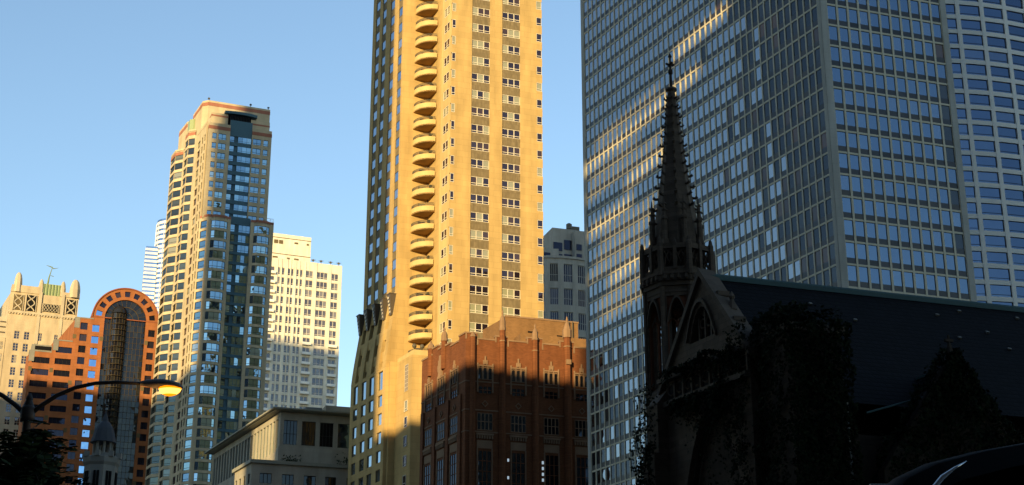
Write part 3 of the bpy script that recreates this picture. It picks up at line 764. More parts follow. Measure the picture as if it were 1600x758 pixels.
# ------------------------------------------------------------ pale apartment block behind
B = Bld('apartment_block', (-103.7, 640.0), 68, 'pale cream apartment block with rows of dark windows, sunlit above and shaded below', 'building')
ps = M['pale_stone']; P = 4.4
FA = Fac((0, 0), 0)
rows = rowlist(219.3, P, 3.25, 16)
SN = wstyle(1, (0.25,), 0.16, M['white_frame'], G_PALE, 0.2); SW2 = wstyle(2, (0.25,), 0.2, M['white_frame'], G_PALE, 0.2); SW3 = wstyle(3, (0.25,), 0.2, M['white_frame'], G_PALE, 0.2)
cols = [(-2.6, -0.6), (0.75, 2.0), (2.6, 3.9), (5.25, 6.45), (6.75, 7.9), (9.1, 10.3), (10.8, 12.0), (13.4, 16.7), (18.4, 23.4), (25.1, 28.3)]
st = [SN, SN, SN, SN, SN, SN, SN, SW2, SW3, SW2]
mb = B.mb(); Z0 = rows[-1][0] - 1
grid(B, mb, FA, -5.5, 29.7, cols, rows, Z0, 223.4, 0.9, ps, spd=-0.25, dep=-0.6, st=st)
mb.prism([(-5.5, 0.95), (29.6, 0.95), (27, 26), (-8, 26)], 0, 222.6, ps)
mb.box(-5.5, 29.6, 0.0, 1.0, 0, Z0, ps)
mb.box(29.62, 29.9, 0.1, 1.6, Z0, 223.4, ps)
B.part(mb, 'wall')
mb = B.mb(); mb.prism([(-6, 2.0), (15.6, 2.0), (13.6, 22), (-8, 22)], 222.5, 235.6, ps); mb.box(-6.05, 15.65, 1.9, 2.0, 233.6, 233.9, M['accent']); mb.box(-6.05, 15.62, 1.9, 2.0, 226.0, 226.3, M['accent'])
B.part(mb, 'rooftop_block')
for x0, x1, z0, z1 in ((-1.2, .6, 230.9, 232.6), (1.0, 2.8, 230.9, 232.6), (8, 9.7, 231.6, 232.4), (-1.5, .8, 223.2, 224.8), (5, 6.2, 223.2, 224.8), (8.2, 10.3, 223.2, 224.8), (13.6, 14.6, 231.6, 232.4)):
    mb = B.mb(); mb.box(x0, x1, 1.85, 2.0, z0, z1, M['accent']); B.part(mb, 'vent')
for x in (16.6, 20.2, 24.6, 28.3):
    mb = B.mb(); mb.tube([(x, .6, 223.4), (x, .6, 225.2)], .12, 5, M['rail']); mb.tube([(x - 1.2, .6, 224.6), (x + 1.2, .6, 224.8)], .12, 5, M['rail']); mb.box(x - .5, x + .5, .4, .9, 224.2, 224.9, M['rail']); B.part(mb, 'antenna')
emit_windows(B, near=lambda x, y: x > 424 and y < 625)
bal = MB(1, 0); bal.box(0, 3.6, -0.9, 0.2, 0, 0.25, ps); bal.box(0, 3.6, -0.9, -0.8, .25, 1.1, M['curved_white'])
for c, (a, b) in enumerate(cols):
    if c in (0, 7, 9):
        me = None
        for i, (r0, r1) in enumerate(rows):
            if i > 6 or (c == 0):
                if me is None:
                    q = MB(1, 0); q.box(a - .3, b + .3, -1.0, 0.1, 0, 0.28, ps); q.box(a - .3, b + .3, -1.0, -0.9, .28, 1.25, M['curved_white']); me = q.mesh('balcony')
                o = bpy.data.objects.new('balcony', me); COL.objects.link(o); o.parent = B.root; o.location = (0, 0, r0 - 0.3)

# ------------------------------------------------------------ orange building with the round arch
B = Bld('arched_building', (-108.22, 380.0), 70, 'orange stone building with a round arched top and dark glass centre', 'building')
osn = M['orange_stone']; th = 97; e = eB(th)
FA = Fac((0, 0), 0); P = 3.06; LC, ZC, RO = 8.2, 117.2, 8.55
def annulus(mb, F, lc, zc, r0, r1, a0, a1, d0, d1, n, mat):
    for i in range(n):
        t0, t1 = R(a0 + (a1 - a0) * i / n), R(a0 + (a1 - a0) * (i + 1) / n)
        c = [(lc + r * math.cos(t), zc + r * math.sin(t)) for r, t in ((r0, t0), (r1, t0), (r1, t1), (r0, t1))]
        mb.hexa([F.P(l, z, d1) for l, z in c] + [F.P(l, z, d0) for l, z in c], mat)
mb = B.mb()
annulus(mb, FA, LC, ZC, 7.55, RO - .25, 0, 180, -0.6, 0, 36, osn); annulus(mb, FA, LC, ZC, 5.3, 6.1, 0, 180, -0.6, 0, 30, osn)
wa = [9, 29.25, 49.5, 69.75, 90, 110.25, 130.5, 150.75, 171]
wa = [171 - 20.25 * i for i in range(9)]
edges = [180.0]
for w0 in wa: edges += [w0 + 5.6, w0 - 5.6]
edges.append(0.0)
for a0, a1 in zip(edges[0::2], edges[1::2]): annulus(mb, FA, LC, ZC, 6.1, 7.55, a1, a0, -0.6, 0, 3, osn)
annulus(mb, FA, LC, ZC, 0.0, 8.2, 0, 180, -30, -0.62, 24, M['void'])
# piers and window columns
rowsA = rowlist(115.0, P, 1.85, 24); Z0, Z1 = rowsA[-1][0] - 1, ZC
SA = wstyle(2, (), 0.05, M['dark_wood'], G_ARCH, 0.04, edge=False, pane_rnd=False); SAB = wstyle(1, (), 0.05, M['dark_wood'], G_ARCHBLUE, 0.04, edge=False)
SAW = wstyle(4, (), 0.05, M['dark_wood'], G_ARCH, 0.04, edge=False, pane_rnd=False)
grid(B, mb, FA, 13.45, 16.75, [(14.25, 15.95)], rowsA, Z0, Z1, 0.6, osn, dep=-0.3, st=SA)
grid(B, mb, FA, -0.35, 2.95, [(0.1, 1.85)], rowsA, Z0, Z1, 0.6, osn, dep=-0.25, st=SAB)
r2 = rowlist(115.3, P, 1.85, 24); grid(B, mb, FA, -4.3, -0.35, [(-2.9, -1.1)], r2, Z0, 116.4, 0.6, osn, dep=-0.3, st=SA)
r3 = rowlist(108.0 + .35, P, 1.55, 22); grid(B, mb, FA, -9.0, -4.3, [(-8.35, -4.4)], r3, Z0, 109.9, 0.6, osn, dep=-0.3, st=SAW)
r4 = rowlist(105.2, P, 1.55, 21); grid(B, mb, FA, -14.6, -9.0, [(-13.9, -9.6)], r4, Z0, 106.6, 0.6, osn, dep=-0.3, st=SAW)
Z1_ = Z0
mb.prism([(-14.4, 0.65), (-9, 0.65), add((-9, 0), e, 6), add((-14.4, 0), e, 6)], 0, 106.4, osn)
mb.prism([(-9, 0.65), (-4.3, 0.65), add((-4.3, 0), e, 10), add((-9, 0), e, 10)], 0, 109.7, osn)
mb.prism([(-4.3, 0.65), (0, 0.65), add((0, 0), e, 30), add((-4.3, 0), e, 30)], 0, 116.2, osn)
mb.prism([(-.3, 0.65), (16.5, 0.65), add((16.5, 0), e, 30), add((-.3, 0), e, 30)], 0, ZC, M['void'])
mb.box(-14.6, 16.75, 0, 0.7, 0, Z0, osn)
B.part(mb, 'wall')
mb = B.mb(); annulus(mb, FA, LC, ZC, RO - .3, RO, 0, 180, -28, 0.22, 40, M['orange_rim']); B.part(mb, 'arch_rim')
mb = B.mb()
mb.box(-0.4, 16.8, -0.05, 0.1, ZC - 0.12, ZC + 0.12, M['orange_rim']); B.part(mb, 'string_course')
# stepped granite corners, copings, green-grey accent stones
mb = B.mb()
for x, zt in ((-14.6, 106.6), (-9.0, 109.9), (-4.3, 116.4)):
    mb.box(x - .05, x + 1.2, -0.05, 3, zt - 2.6, zt - 1.2, M['granite']); mb.box(x - .05, x + 1.2, -0.05, 3, zt - 1.2, zt + .05, M['granite'])
    mb.box(x - .1, x + 4.6, -0.08, 6, zt, zt + 0.3, M['granite'])
B.part(mb, 'granite_corner')
mb = B.mb()
for k in range(8):
    z = 110.9 - P * 4 * k + 0.0
    for x in (-14.55, -9.4, -4.55, 2.2, 13.5): 
        zz = z - (0 if x > -5 else 9.4)
        if zz > Z0 + 1: mb.box(x, x + 0.85, -0.03, 0.2, zz, zz + 1.1, M['accent'])
B.part(mb, 'accent_stone')
# roof-top box of the hotel side terrace
mb = B.mb(); mb.box(-14.2, -9.2, 2.0, 6, 106.9, 109.0, M['granite']); mb.box(-13.4, -9.4, 1.9, 2.0, 107.6, 108.6, M['void']); B.part(mb, 'terrace_block')
# ring windows
for k, w0 in enumerate(wa):
    mb = B.mb(); a0, a1 = w0 - 5.6, w0 + 5.6
    mb.rnd = random.random()
    c = [(LC + r * math.cos(R(t)), ZC + r * math.sin(R(t))) for r, t in ((6.1, a0), (7.55, a0), (7.55, a1), (6.1, a1))]
    mb.face([FA.P(l, z, -0.3) for l, z in c], G_ARCHBLUE if k == 0 else G_ARCH); B.part(mb, 'window')
# central glazing: flat glass, half-round bay, gold mullions
mb = B.mb()
cw = (13.45 - 2.95) / 11
for i in range(11):
    for j in range(50):
        mb.rnd = random.random(); z1 = ZC - j * 1.53
        mb.face([FA.P(2.95 + cw * i, z1 - 1.53, -0.45), FA.P(2.95 + cw * (i + 1), z1 - 1.53, -0.45), FA.P(2.95 + cw * (i + 1), z1, -0.45), FA.P(2.95 + cw * i, z1, -0.45)], G_BAY)
for i in range(12):
    mb.rnd = random.random(); a0, a1 = 15 * i, 15 * (i + 1)
    for r0, r1 in ((0, 3.4), (3.4, 5.3)):
        c = [(LC + r * math.cos(R(t)), ZC + r * math.sin(R(t))) for r, t in ((r0, a0), (r1, a0), (r1, a1), (r0, a1))]
        mb.face([FA.P(l, z, -0.45) for l, z in (c if r0 else c[1:])], G_BAY)
gb = B.part(mb, 'glazed_front')
mb = B.mb()
for i in range(1, 11): mb.fbox(FA, 2.95 + cw * i - .035, 2.95 + cw * i + .035, ZC - 76, ZC, -0.45, -0.33, M['mullion'])
for j in range(50): mb.fbox(FA, 2.95, 13.45, ZC - j * 1.53 - .03, ZC - j * 1.53 + .03, -0.45, -0.35, M['mullion'])
for i in range(1, 12): annulus(mb, FA, LC, ZC, 3.4, 5.3, 15 * i - .5, 15 * i + .5, -.45, -.33, 1, M['mullion'])
annulus(mb, FA, LC, ZC, 3.3, 3.45, 0, 180, -.45, -.3, 20, M['mullion']); annulus(mb, FA, LC, ZC, 1.9, 2.0, 0, 180, -.45, -.32, 16, M['mullion'])
B.part(mb, 'mullion_grid', parent=gb)
mb = B.mb(); bc = 6.6; br = 2.0
for i in range(8):
    a0, a1 = math.pi + math.pi * i / 8, math.pi + math.pi * (i + 1) / 8
    for j in range(50):
        z1 = ZC + 1.4 - j * 1.53; mb.rnd = random.random()
        p0 = (bc + br * math.cos(a0), .45 + br * .75 * math.sin(a0)); p1 = (bc + br * math.cos(a1), .45 + br * .75 * math.sin(a1))
        mb.face([(p0[0], p0[1], z1 - 1.45), (p1[0], p1[1], z1 - 1.45), (p1[0], p1[1], z1), (p0[0], p0[1], z1)], G_BAY)
        if i == 0: mb.lathe(bc, .45, [(br + .03, z1 - 1.53), (br + .03, z1 - 1.45)], 20, M['mullion'])
    if i < 8: mb.tube([(p0[0], p0[1], ZC - 76), (p0[0], p0[1], ZC + 1.4)], 0.05, 4, M['mullion'])
for j, (rr, z) in enumerate(((2.0, 118.6), (1.7, 119.7), (1.1, 120.5))): pass
mb.lathe(bc, .45, [(2.0, 118.6), (1.75, 119.6), (1.2, 120.4), (.5, 120.8), (.02, 120.9)], 20, G_BAY)
B.part(mb, 'round_bay')
emit_windows(B, near=lambda x, y: y < 700)

# ------------------------------------------------------------ cream hotel tower with crown
B = Bld('hotel_tower', (-143.88, 420.0), 68, 'cream art deco tower with lattice openings and pinnacles at the left edge', 'tower')
hs = M['hotel_stone']; ht = M['hotel_trim']; FA = Fac((0, 0), 0); th = 95; e = eB(th)
FBh = Fac((0, 0), th - 180, -1)
mb = B.mb()
mb.prism([(0.0, 0), (19.2, 0), add((19.2, 0), e, 22), add((0, 0), e, 22)], 100, 131.0, hs)
mb.prism([(-6, -0.6), (26, -0.6), add((26, 0), e, 30), add((-6, 0), e, 30)], 0, 121.6, hs) if False else None
B.part(mb, 'shaft')
mb = B.mb()
# main wall with windows
rowsH = [(122.3 + 0.7, 125.2)] + [(z - 2.35, z) for z in [121.6 - 3.55 * i for i in range(11)]]
SH = wstyle(2, (0.35, 0.68), 0.12, ht, G_HOTEL, 0.08); SH4 = wstyle(4, (0.5,), 0.2, ht, G_HOTEL, 0.08)
rmain = [(z - 2.35, z) for z in [125.3 - 3.55 * i for i in range(13)]]
FM = Fac((0, -0.35), 0)
mb.fbox(FM, 0.0, 19.2, 126.2, 131.0, -0.3, 0, hs)
grid(B, mb, FM, -0.1, 24, [(2.2, 3.6), (4.9, 6.3), (8.8, 9.8), (13.2, 14.2), (17.2, 18.4)], rmain, 80, 126.2, 0.3, hs, dep=-0.2, st=[SH, SH, SH, SH, SH])
mb.box(-0.1, 24, 0.0, 20, 0, 100, hs)
FLw = Fac((0, -0.5), 0)
rw = [r for r in rmain if r[1] < 123]
grid(B, mb, FLw, -6.0, -0.1, [(-5.0, -3.8), (-1.9, -0.5)], rw, 80, 123.0, 0.3, hs, dep=-0.2, st=[SH4, SH4])
mb.box(-6, -0.1, 0, 20, 0, 122.8, hs)
mb.prism([(-3.2, -0.3), (-0.05, -0.3), add((-.05, 0), e, 18), add((-3.2, 0), e, 18)], 122.9, 129.0, ht)
for z in (124.3, 125.9, 127.4): mb.box(-2.0, -0.4, -0.42, -0.3, z, z + 0.35, M['bronze_frame'])
B.part(mb, 'wall'); emit_windows(B, near=lambda x, y: y < 650)
# crown
mb = B.mb()
mb.prism([(0.15, -0.1), (19.0, -0.1), add((19.0, 0), e, 20), add((0.15, 0), e, 20)], 131.0, 136.9, hs)
mb.box(0.1, 8.0, -0.3, 4, 136.9, 139.0, hs); mb.box(13.6, 19.1, -0.3, 4, 136.9, 138.3, hs)
mb.box(-0.1, 19.25, -0.7, 1, 130.6, 131.2, ht)
for i in range(24): mb.box(.1 + .8 * i, .5 + .8 * i, -0.65, -0.1, 130.2, 130.6, ht)
for x in (7.8, 14.1): mb.box(x, x + 0.9, -0.55, 0.5, 122, 137.5, ht)
B.part(mb, 'crown')
def lattice(x0, x1, z0, z1, n, nm='lattice_opening'):
    mb = B.mb(); mb.box(x0, x1, -0.32, -0.08, z0, z1, M['accent'] if n < 0 else M['void']); n = abs(n)
    w = (x1 - x0) / n
    for k in range(n):
        c = x0 + w * (k + .5)
        for s in (-1, 1):
            pts = [(c + s * w * .36 * math.cos(math.pi * 2 * t / 14.0), -0.38, z0 + (z1 - z0) * t / 14.0) for t in range(15)]
            mb.tube(pts, w * .09 if n > 2 else .17, 5, ht)
    mb.box(x0 - .18, x0, -0.4, -0.1, z0 - .2, z1 + .2, ht); mb.box(x1, x1 + .18, -0.4, -0.1, z0 - .2, z1 + .2, ht)
    B.part(mb, nm)
lattice(1.0, 3.6, 131.6, 136.1, -1); lattice(4.5, 7.2, 131.6, 136.3, 1); lattice(9.2, 13.6, 131.9, 134.2, 5); lattice(15.7, 18.3, 132.0, 136.2, 1)
mb = B.mb(); mb.prism([(8.6, 0.2), (13.8, 0.2), (13.6, 5), (8.8, 5)], 135.8, 140.4, M['copper_green'])
for i in range(6): mb.box(8.75 + i * .88, 9.15 + i * .88, 0.0, .2, 135.9, 140.3, M['copper_dark'])
B.part(mb, 'mansard_roof')
for x, w, zt in ((0.9, 1.7, 142.9), (7.6, 1.2, 141.6), (13.7, 1.2, 141.7), (16.6, 2.2, 142.6)):
    mb = B.mb(); mb.lathe(x + w / 2, .5, [(w * .75, 136.9), (w * .72, 139.5), (w * .64, zt - 1.9), (w * .48, zt - .7), (w * .22, zt)], 8, ht, rot=R(22)); B.part(mb, 'pinnacle')
mb = B.mb(); mb.lathe(18.0, -.1, [(.9, 137.6), (.85, 139.6), (.55, 140.8), (.1, 141.2)], 10, M['granite']); B.part(mb, 'turret')
mb = B.mb(); mb.tube([(10.0, 2, 140.4), (10.2, 2, 143.0), (10.9, 2, 146.4)], [.35, .22, .08], 6, M['copper_dark']); mb.tube([(9.1, 2, 146.6), (10.4, 2, 146.3), (11.2, 2, 145.8), (12.6, 2, 146.2)], [.05, .16, .14, .04], 6, M['copper_dark']); mb.tube([(10.6, 2, 143.6), (11.5, 2, 143.4)], .1, 5, M['copper_dark']); B.part(mb, 'weathervane')

# ------------------------------------------------------------ far silver tower
B = Bld('glass_tower', (-217.74, 900.0), 75, 'distant silvery banded glass tower behind the tan tower', 'tower')
mb = B.mb(); gl = B.mb()
def bands(shape, z0, z1, p):
    z = z0
    while z < z1:
        mb.prism(shape(0.0), z, z + p * .5, M['curved_white']); gl.rnd = random.random(); gl.prism(shape(0.15), z + p * .5, z + p, G_FAR, top=False); z += p
def slab(i): return [(-9.6 + i, i), (-2 + 0, i), (-2, 14), (-9.6 + i, 14)]
def rnd_(i): return [(5 + (9.0 - i) * math.cos(R(a)), 6 + (9.0 - i) * math.sin(R(a))) for a in range(0, 360, 15)]
bands(slab, 240, 320, 2.6); bands(rnd_, 240, 336, 3.2)
mb.prism(slab(0), 0, 240, M['curved_white']); mb.prism(rnd_(0), 0, 240, M['curved_white']); mb.prism(rnd_(.4), 336, 337, M['curved_white'])
for a in range(0, 360, 30): mb.box(5 + 9.1 * math.cos(R(a)) - .12, 5 + 9.1 * math.cos(R(a)) + .12, 6 + 9.1 * math.sin(R(a)) - .12, 6 + 9.1 * math.sin(R(a)) + .12, 240, 337, M['curved_white'])
B.part(mb, 'wall'); B.part(gl, 'window_band')

# ------------------------------------------------------------ grey stepped building behind the balcony tower
B = Bld('stepped_building', (17.58, 420.0), 72, 'shaded grey building with a rounded corner and stepped roof between the towers', 'building')
gst = M['grey_stone']; mb = B.mb()
pts = [(-15, 5), (-11.5, 1.6), (-8.2, -0.6), (-4.3, -1.6), (-0.0, -1.8), (4.4, -1.2), (9, 0.5)]
rows = [(138.9, 144.4), (132.0, 137.0), (125.0, 130.0), (118, 123)]
SS = wstyle(4, (0.4,), 0.2, M['grey_stone'], G_ARCH, 0.12, pane_rnd=False)
for p0, p1 in zip(pts, pts[1:]):
    F, ln = fac_between(p0, p1); grid(B, mb, F, 0, ln, [(0.9, ln - 0.8)], rows, 100, 146.6, 0.6, gst, spd=-.05, dep=-0.4, st=SS)
    mb.fbox(F, -0.05, ln + .05, 146.0, 146.7, -0.2, 0.3, gst)
mb.prism([(x, y + .7) for x, y in pts] + [(7, 30), (-18, 30)], 0, 146.5, gst)
B.part(mb, 'wall')
mb = B.mb()
FS = Fac((-8.0, 4), 0)
mb.prism([(-8.0, 4), (-3.2, 3), (-3.2, 22), (-9, 22)], 146.4, 150.5, gst)
mb.prism([(-4.6, 4.5), (3, 4.5), (3, 24), (-4.6, 24)], 146.4, 157.5, gst); mb.prism([(1.5, 2.2), (12, 2.2), (12, 24), (1.5, 24)], 146.4, 156.5, gst)
B.part(mb, 'upper_storey')
for i, (x0, x1, z0, z1, y) in enumerate(((-7.6, -4.9, 147.2, 149.2, 3.6), (-4.3, -1.6, 147.4, 149.4, 4.4), (-4.3, -1.6, 150.4, 153.0, 4.4), (-1.0, 1.3, 147.4, 149.6, 4.4), (-1.0, 1.3, 151.0, 154.0, 4.4), (2.0, 3.6, 147.4, 149.2, 2.1), (2.0, 3.6, 150.4, 152.2, 2.1))):
    mb = B.mb(); mb.rnd = random.random(); mb.box(x0, x1, y - .1, y + .3, z0, z1, G_ARCH); B.part(mb, 'window')
emit_windows(B)
mb = B.mb(); mb.tube([(1.2, 6, 157.5), (1.2, 6, 158.3)], .1, 5, M['rail']); mb.lathe(1.2, 6, [(.3, 157.6), (.9, 158.2), (.9, 159.6), (.3, 160.0)], 10, M['rail']); mb.box(2.2, 4.5, 6, 7, 157, 159.2, M['rail']); B.part(mb, 'rooftop_unit')
# ------------------------------------------------------------ red brick club building
B = Bld('brick_building', (-6.39, 205.0), 72, 'red brick gothic club building with stone pinnacles, sunlit top and dark shaded base', 'building')
th = 99; e = eB(th); bk = M['brick']; tr = M['brick_trim']
FA = Fac((0, 0), 0); FB = Fac((0, 0), th - 180, -1)
mb = B.mb()
mb.prism([(0, 0), (24, 0), add((24, 0), e, 15), add((0, 0), e, 15)], 0, 60.3, bk)
mb.prism([(.5, .5), (23.5, .5), add((23.5, 0), e, 14.5), add((.5, 0), e, 14.5)], 60.3, 60.5, M['cool_roof'])
# parapet walls, stepped up beside each pinnacle
for x0, x1, zt in ((0.0, 1.65, 61.45), (1.65, 4.3, 60.7), (4.3, 6.1, 61.3), (6.1, 8.95, 60.8), (8.95, 11.2, 61.5), (11.2, 13.8, 60.8), (13.8, 15.9, 61.4), (15.9, 24, 60.7)):
    mb.fbox(FA, x0, x1, 60.3, zt, -0.5, 0.0, bk)
for l0, l1, zt in ((0.0, 2.2, 61.45), (2.2, 5.0, 60.75), (5.0, 6.6, 61.2), (6.6, 9.2, 61.3), (9.2, 11.2, 61.9), (11.2, 14.95, 61.0)):
    mb.fbox(FB, l0 if l0 else 0.5, l1, 60.3, zt, -0.5, 0.0, bk)
# brick piers
for x in (4.88, 9.72, 14.45, 19.3): mb.fbox(FA, x - .12, x + .86, 0, 54.0, -0.1, 0.35, bk)
for l in (1.1, 5.1, 9.6, 13.7): mb.fbox(FB, l, l + .9, 0, 53.0, -0.1, 0.25, bk)
wall = B.part(mb, 'wall')
cp = B.mb()
for x0, x1, zt in ((0.0, 1.65, 61.45), (1.65, 4.3, 60.7), (4.3, 6.1, 61.3), (6.1, 8.95, 60.8), (8.95, 11.2, 61.5), (11.2, 13.8, 60.8), (13.8, 15.9, 61.4), (15.9, 24, 60.7)):
    cp.fbox(FA, x0 - .05, x1 + .05, zt, zt + 0.2, -0.6, 0.1, tr); cp.fbox(FA, x0 - .06, x0 + .14, zt - .8, zt, -.1, 0.06, tr)
for l0, l1, zt in ((0.0, 2.2, 61.45), (2.2, 5.0, 60.75), (5.0, 6.6, 61.2), (6.6, 9.2, 61.3), (9.2, 11.2, 61.9), (11.2, 14.95, 61.0)):
    cp.fbox(FB, l0, l1 + .05, zt, zt + 0.24, -0.6, 0.12, tr)
for z in (54.6, 50.6, 47.6): cp.fbox(FA, 0.0, 24, z, z + .16, -.1, 0.07, tr); cp.fbox(FB, 0, 14.95, z, z + .16, -.1, 0.07, tr)
B.part(cp, 'coping')
def finial_cap(mb, cx, cy, r, z0, h):
    mb.lathe(cx, cy, [(r * 1.12, z0), (r * 1.2, z0 + h * .08), (r * 1.05, z0 + h * .14), (r * 1.0, z0 + h * .42), (r * .62, z0 + h * .62), (r * .26, z0 + h * .72), (r * .36, z0 + h * .80), (r * .22, z0 + h * .9), (r * .04, z0 + h)], 8, tr, rot=R(22.5))
for x, r, z0, zt, lo in ((0.95, .40, 60.9, 61.75, 40), (5.25, .42, 62.2, 65.4, 40), (10.05, .42, 61.2, 63.7, 40), (14.85, .52, 62.2, 65.2, 40), (19.7, .42, 61.2, 63.7, 40)):
    mb = B.mb()
    n = 8
    mb.lathe(x, -0.22, [(r, lo), (r, z0)], n, bk, rot=R(22.5)); 
    p = B.part(mb, 'buttress')
    mb = B.mb()
    if zt - z0 < 1.2: mb.lathe(x, -.22, [(r * 1.15, z0), (r * 1.15, z0 + .15), (r * .1, zt)], n, tr, rot=R(22.5))
    else:
        finial_cap(mb, x, -0.22, r, z0, zt - z0)
        m2 = B.mb(); m2.lathe(x, -.22, [(r * 1.1, z0 - 1.6), (r * 1.1, z0 - 1.45)], n, tr, rot=R(22.5)); B.part(m2, 'stone_band', parent=p)
        if r > .5: mb.lathe(x, -.22, [(r * 1.25, z0 - .2), (r * 1.3, z0 + .9), (r * .8, z0 + 1.3)], n, tr, rot=R(22.5)); m2 = B.mb(); m2.box(x - .35, x + .35, -.9, -.5, z0 - 4.2, z0 - 3.5, tr); B.part(m2, 'stone_bracket', parent=p)
    B.part(mb, 'pinnacle', parent=p)
for l, zt in ((7.2, 64.3), (11.9, 63.4)):
    mb = B.mb(); q = FB.P(l, 0, 0.0); mb.lathe(q[0], q[1], [(.45, 58), (.45, 62.1)], 8, bk); pq = B.part(mb, 'buttress'); mb = B.mb(); finial_cap(mb, q[0], q[1], .45, 62.1, zt - 62.1); B.part(mb, 'pinnacle', parent=pq)
# windows by bay
lan = wstyle(1, (), 0.10, tr, G_BRICK, 0.08, arch=0.22)
w2 = wstyle(3, (0.5,), 0.10, M['brick'], G_BRICK, 0.06); w4 = wstyle(4, (0.5,), 0.12, tr, G_BRICK, 0.05); w5 = wstyle(3, (.2, .4, .6, .8), 0.10, M['brick'], G_BRICK, 0.06)
def bay(F, c, s=1.0, relief=True):
    mb = B.mb(); w = 1.05 * s
    for i in (-1, 0, 1): B.wins.append((F, c + (i * .72 - .27) * s, c + (i * .72 + .27) * s, 55.0, 56.75, 0.03, lan))
    mb.fbox(F, c - w - .12, c - w + .05, 53.2, 57.3, 0, 0.2, tr); mb.fbox(F, c + w - .05, c + w + .12, 53.2, 57.3, 0, 0.2, tr)
    mb.fbox(F, c - w - .12, c + w + .12, 56.85, 57.05, 0, 0.22, tr)
    for i in (-1, 1): mb.fbox(F, c + i * .36 * s - .09, c + i * .36 * s + .09, 55.0, 56.85, 0, 0.16, tr)
    mb.fbox(F, c - .1, c + .1, 57.2, 58.35, 0, .2, tr); mb.fbox(F, c - .32, c - .12, 57.1, 57.75, 0, .2, tr); mb.fbox(F, c + .12, c + .32, 57.1, 57.75, 0, .2, tr)
    B.part(mb, 'window_surround')
    B.wins.append((F, c - .95 * s, c + .95 * s, 52.95, 54.1, 0.03, w2))
    mb = B.mb()
    for k in range(4):
        a = math.pi / 2 * k; r0, r1 = .34, .48
        cc = [(c + r * math.cos(t), 51.6 + r * math.sin(t)) for r, t in ((r0, a), (r1, a), (r1, a + math.pi / 2), (r0, a + math.pi / 2))]
        mb.hexa([F.P(l, z, .12) for l, z in cc] + [F.P(l, z, 0) for l, z in cc], tr)
    B.part(mb, 'diamond_ornament')
    B.wins.append((F, c - 1.1 * s, c + 1.1 * s, 47.9, 50.3, 0.03, w4))
    mb = B.mb()
    for k in range(7): mb.fbox(F, c + (-1.2 + k * .36) * s, c + (-1.02 + k * .36) * s, 46.7, 47.3, 0, .26, tr)
    mb.fbox(F, c - 1.25 * s, c + 1.25 * s, 47.2, 47.45, 0, .3, tr); mb.fbox(F, c - 1.1 * s, c + 1.1 * s, 45.4, 46.5, 0, .08, tr)
    B.part(mb, 'corbel_panel')
    B.wins.append((F, c - .95 * s, c + .95 * s, 38.0, 45.1, 0.03, w5))
    mb = B.mb(); mb.fbox(F, c - 1.12 * s, c - .97 * s, 37.5, 45.4, 0, .12, tr); mb.fbox(F, c + .97 * s, c + 1.12 * s, 37.5, 45.4, 0, .12, tr); B.part(mb, 'window_jamb')
for c in (2.8, 7.62, 12.45, 17.0): bay(FA, c)
for c in (3.5, 7.85, 12.2): bay(FB, c, 1.1)
emit_windows(B)
mb = B.mb()
for l, z in ((5.95, 43.8), (5.95, 41.3), (11.05, 43.7), (11.05, 42.9), (11.05, 42.1), (11.05, 41.3)): pass
for z in (43.75, 42.95, 42.15, 41.35): mb.fbox(FA, 11.02, 11.3, z, z + .42, 0.0, .03, M['sky_glimpse_glow'])
for z in (43.8, 41.4): mb.fbox(FA, 6.05, 6.3, z, z + .4, 0.0, .03, M['sky_glimpse_glow'])
B.part(mb, 'sky_glimpse_pane')  # glowing panes imitate glimpses of sky
mb = B.mb(); mb.fbox(FB, 8.0, 8.9, 56.9, 59.6, 0, .18, tr); mb.fbox(FB, 7.7, 9.2, 58.0, 58.9, 0, .14, tr); mb.fbox(FB, 8.2, 8.7, 59.6, 60.3, 0, .15, tr); B.part(mb, 'carved_shield')
# roof penthouse
mb = B.mb(); k2 = (-0.98 + 6.39, 225 - 205)
def l2(dx, dy): a = R(72); return (dx * math.sin(a) + dy * math.cos(a), -dx * math.cos(a) + dy * math.sin(a))
o2 = l2(*k2); bt = M['brick_tan']
mb.prism([o2, (o2[0] + 11.8, o2[1]), add((o2[0] + 11.8, o2[1]), e, 8), add(o2, e, 8)], 55, 69.9, bt)
mb.prism([(o2[0] + 1.2, o2[1] - 3.6), (o2[0] + 20, o2[1] - 3.6), (o2[0] + 20, o2[1]), (o2[0] + 1.2, o2[1])], 55, 66.4, bt)
mb.box(o2[0] - .1, o2[0] + 11.9, o2[1] - .1, o2[1] + .3, 69.9, 70.15, tr)
mb.box(o2[0] + 3.6, o2[0] + 5.2, o2[1] - .06, o2[1], 67.7, 67.95, M['void']); mb.box(o2[0] + 8.3, o2[0] + 9.6, o2[1] - .06, o2[1], 67.4, 67.7, M['void'])
B.part(mb, 'rooftop_block')
mb = B.mb()
for x in (10.2, 10.8): mb.tube([(o2[0] + x, o2[1] - .3, 64), (o2[0] + x, o2[1] - .3, 70.0)], .09, 6, M['rail'])
B.part(mb, 'vent_pipe')

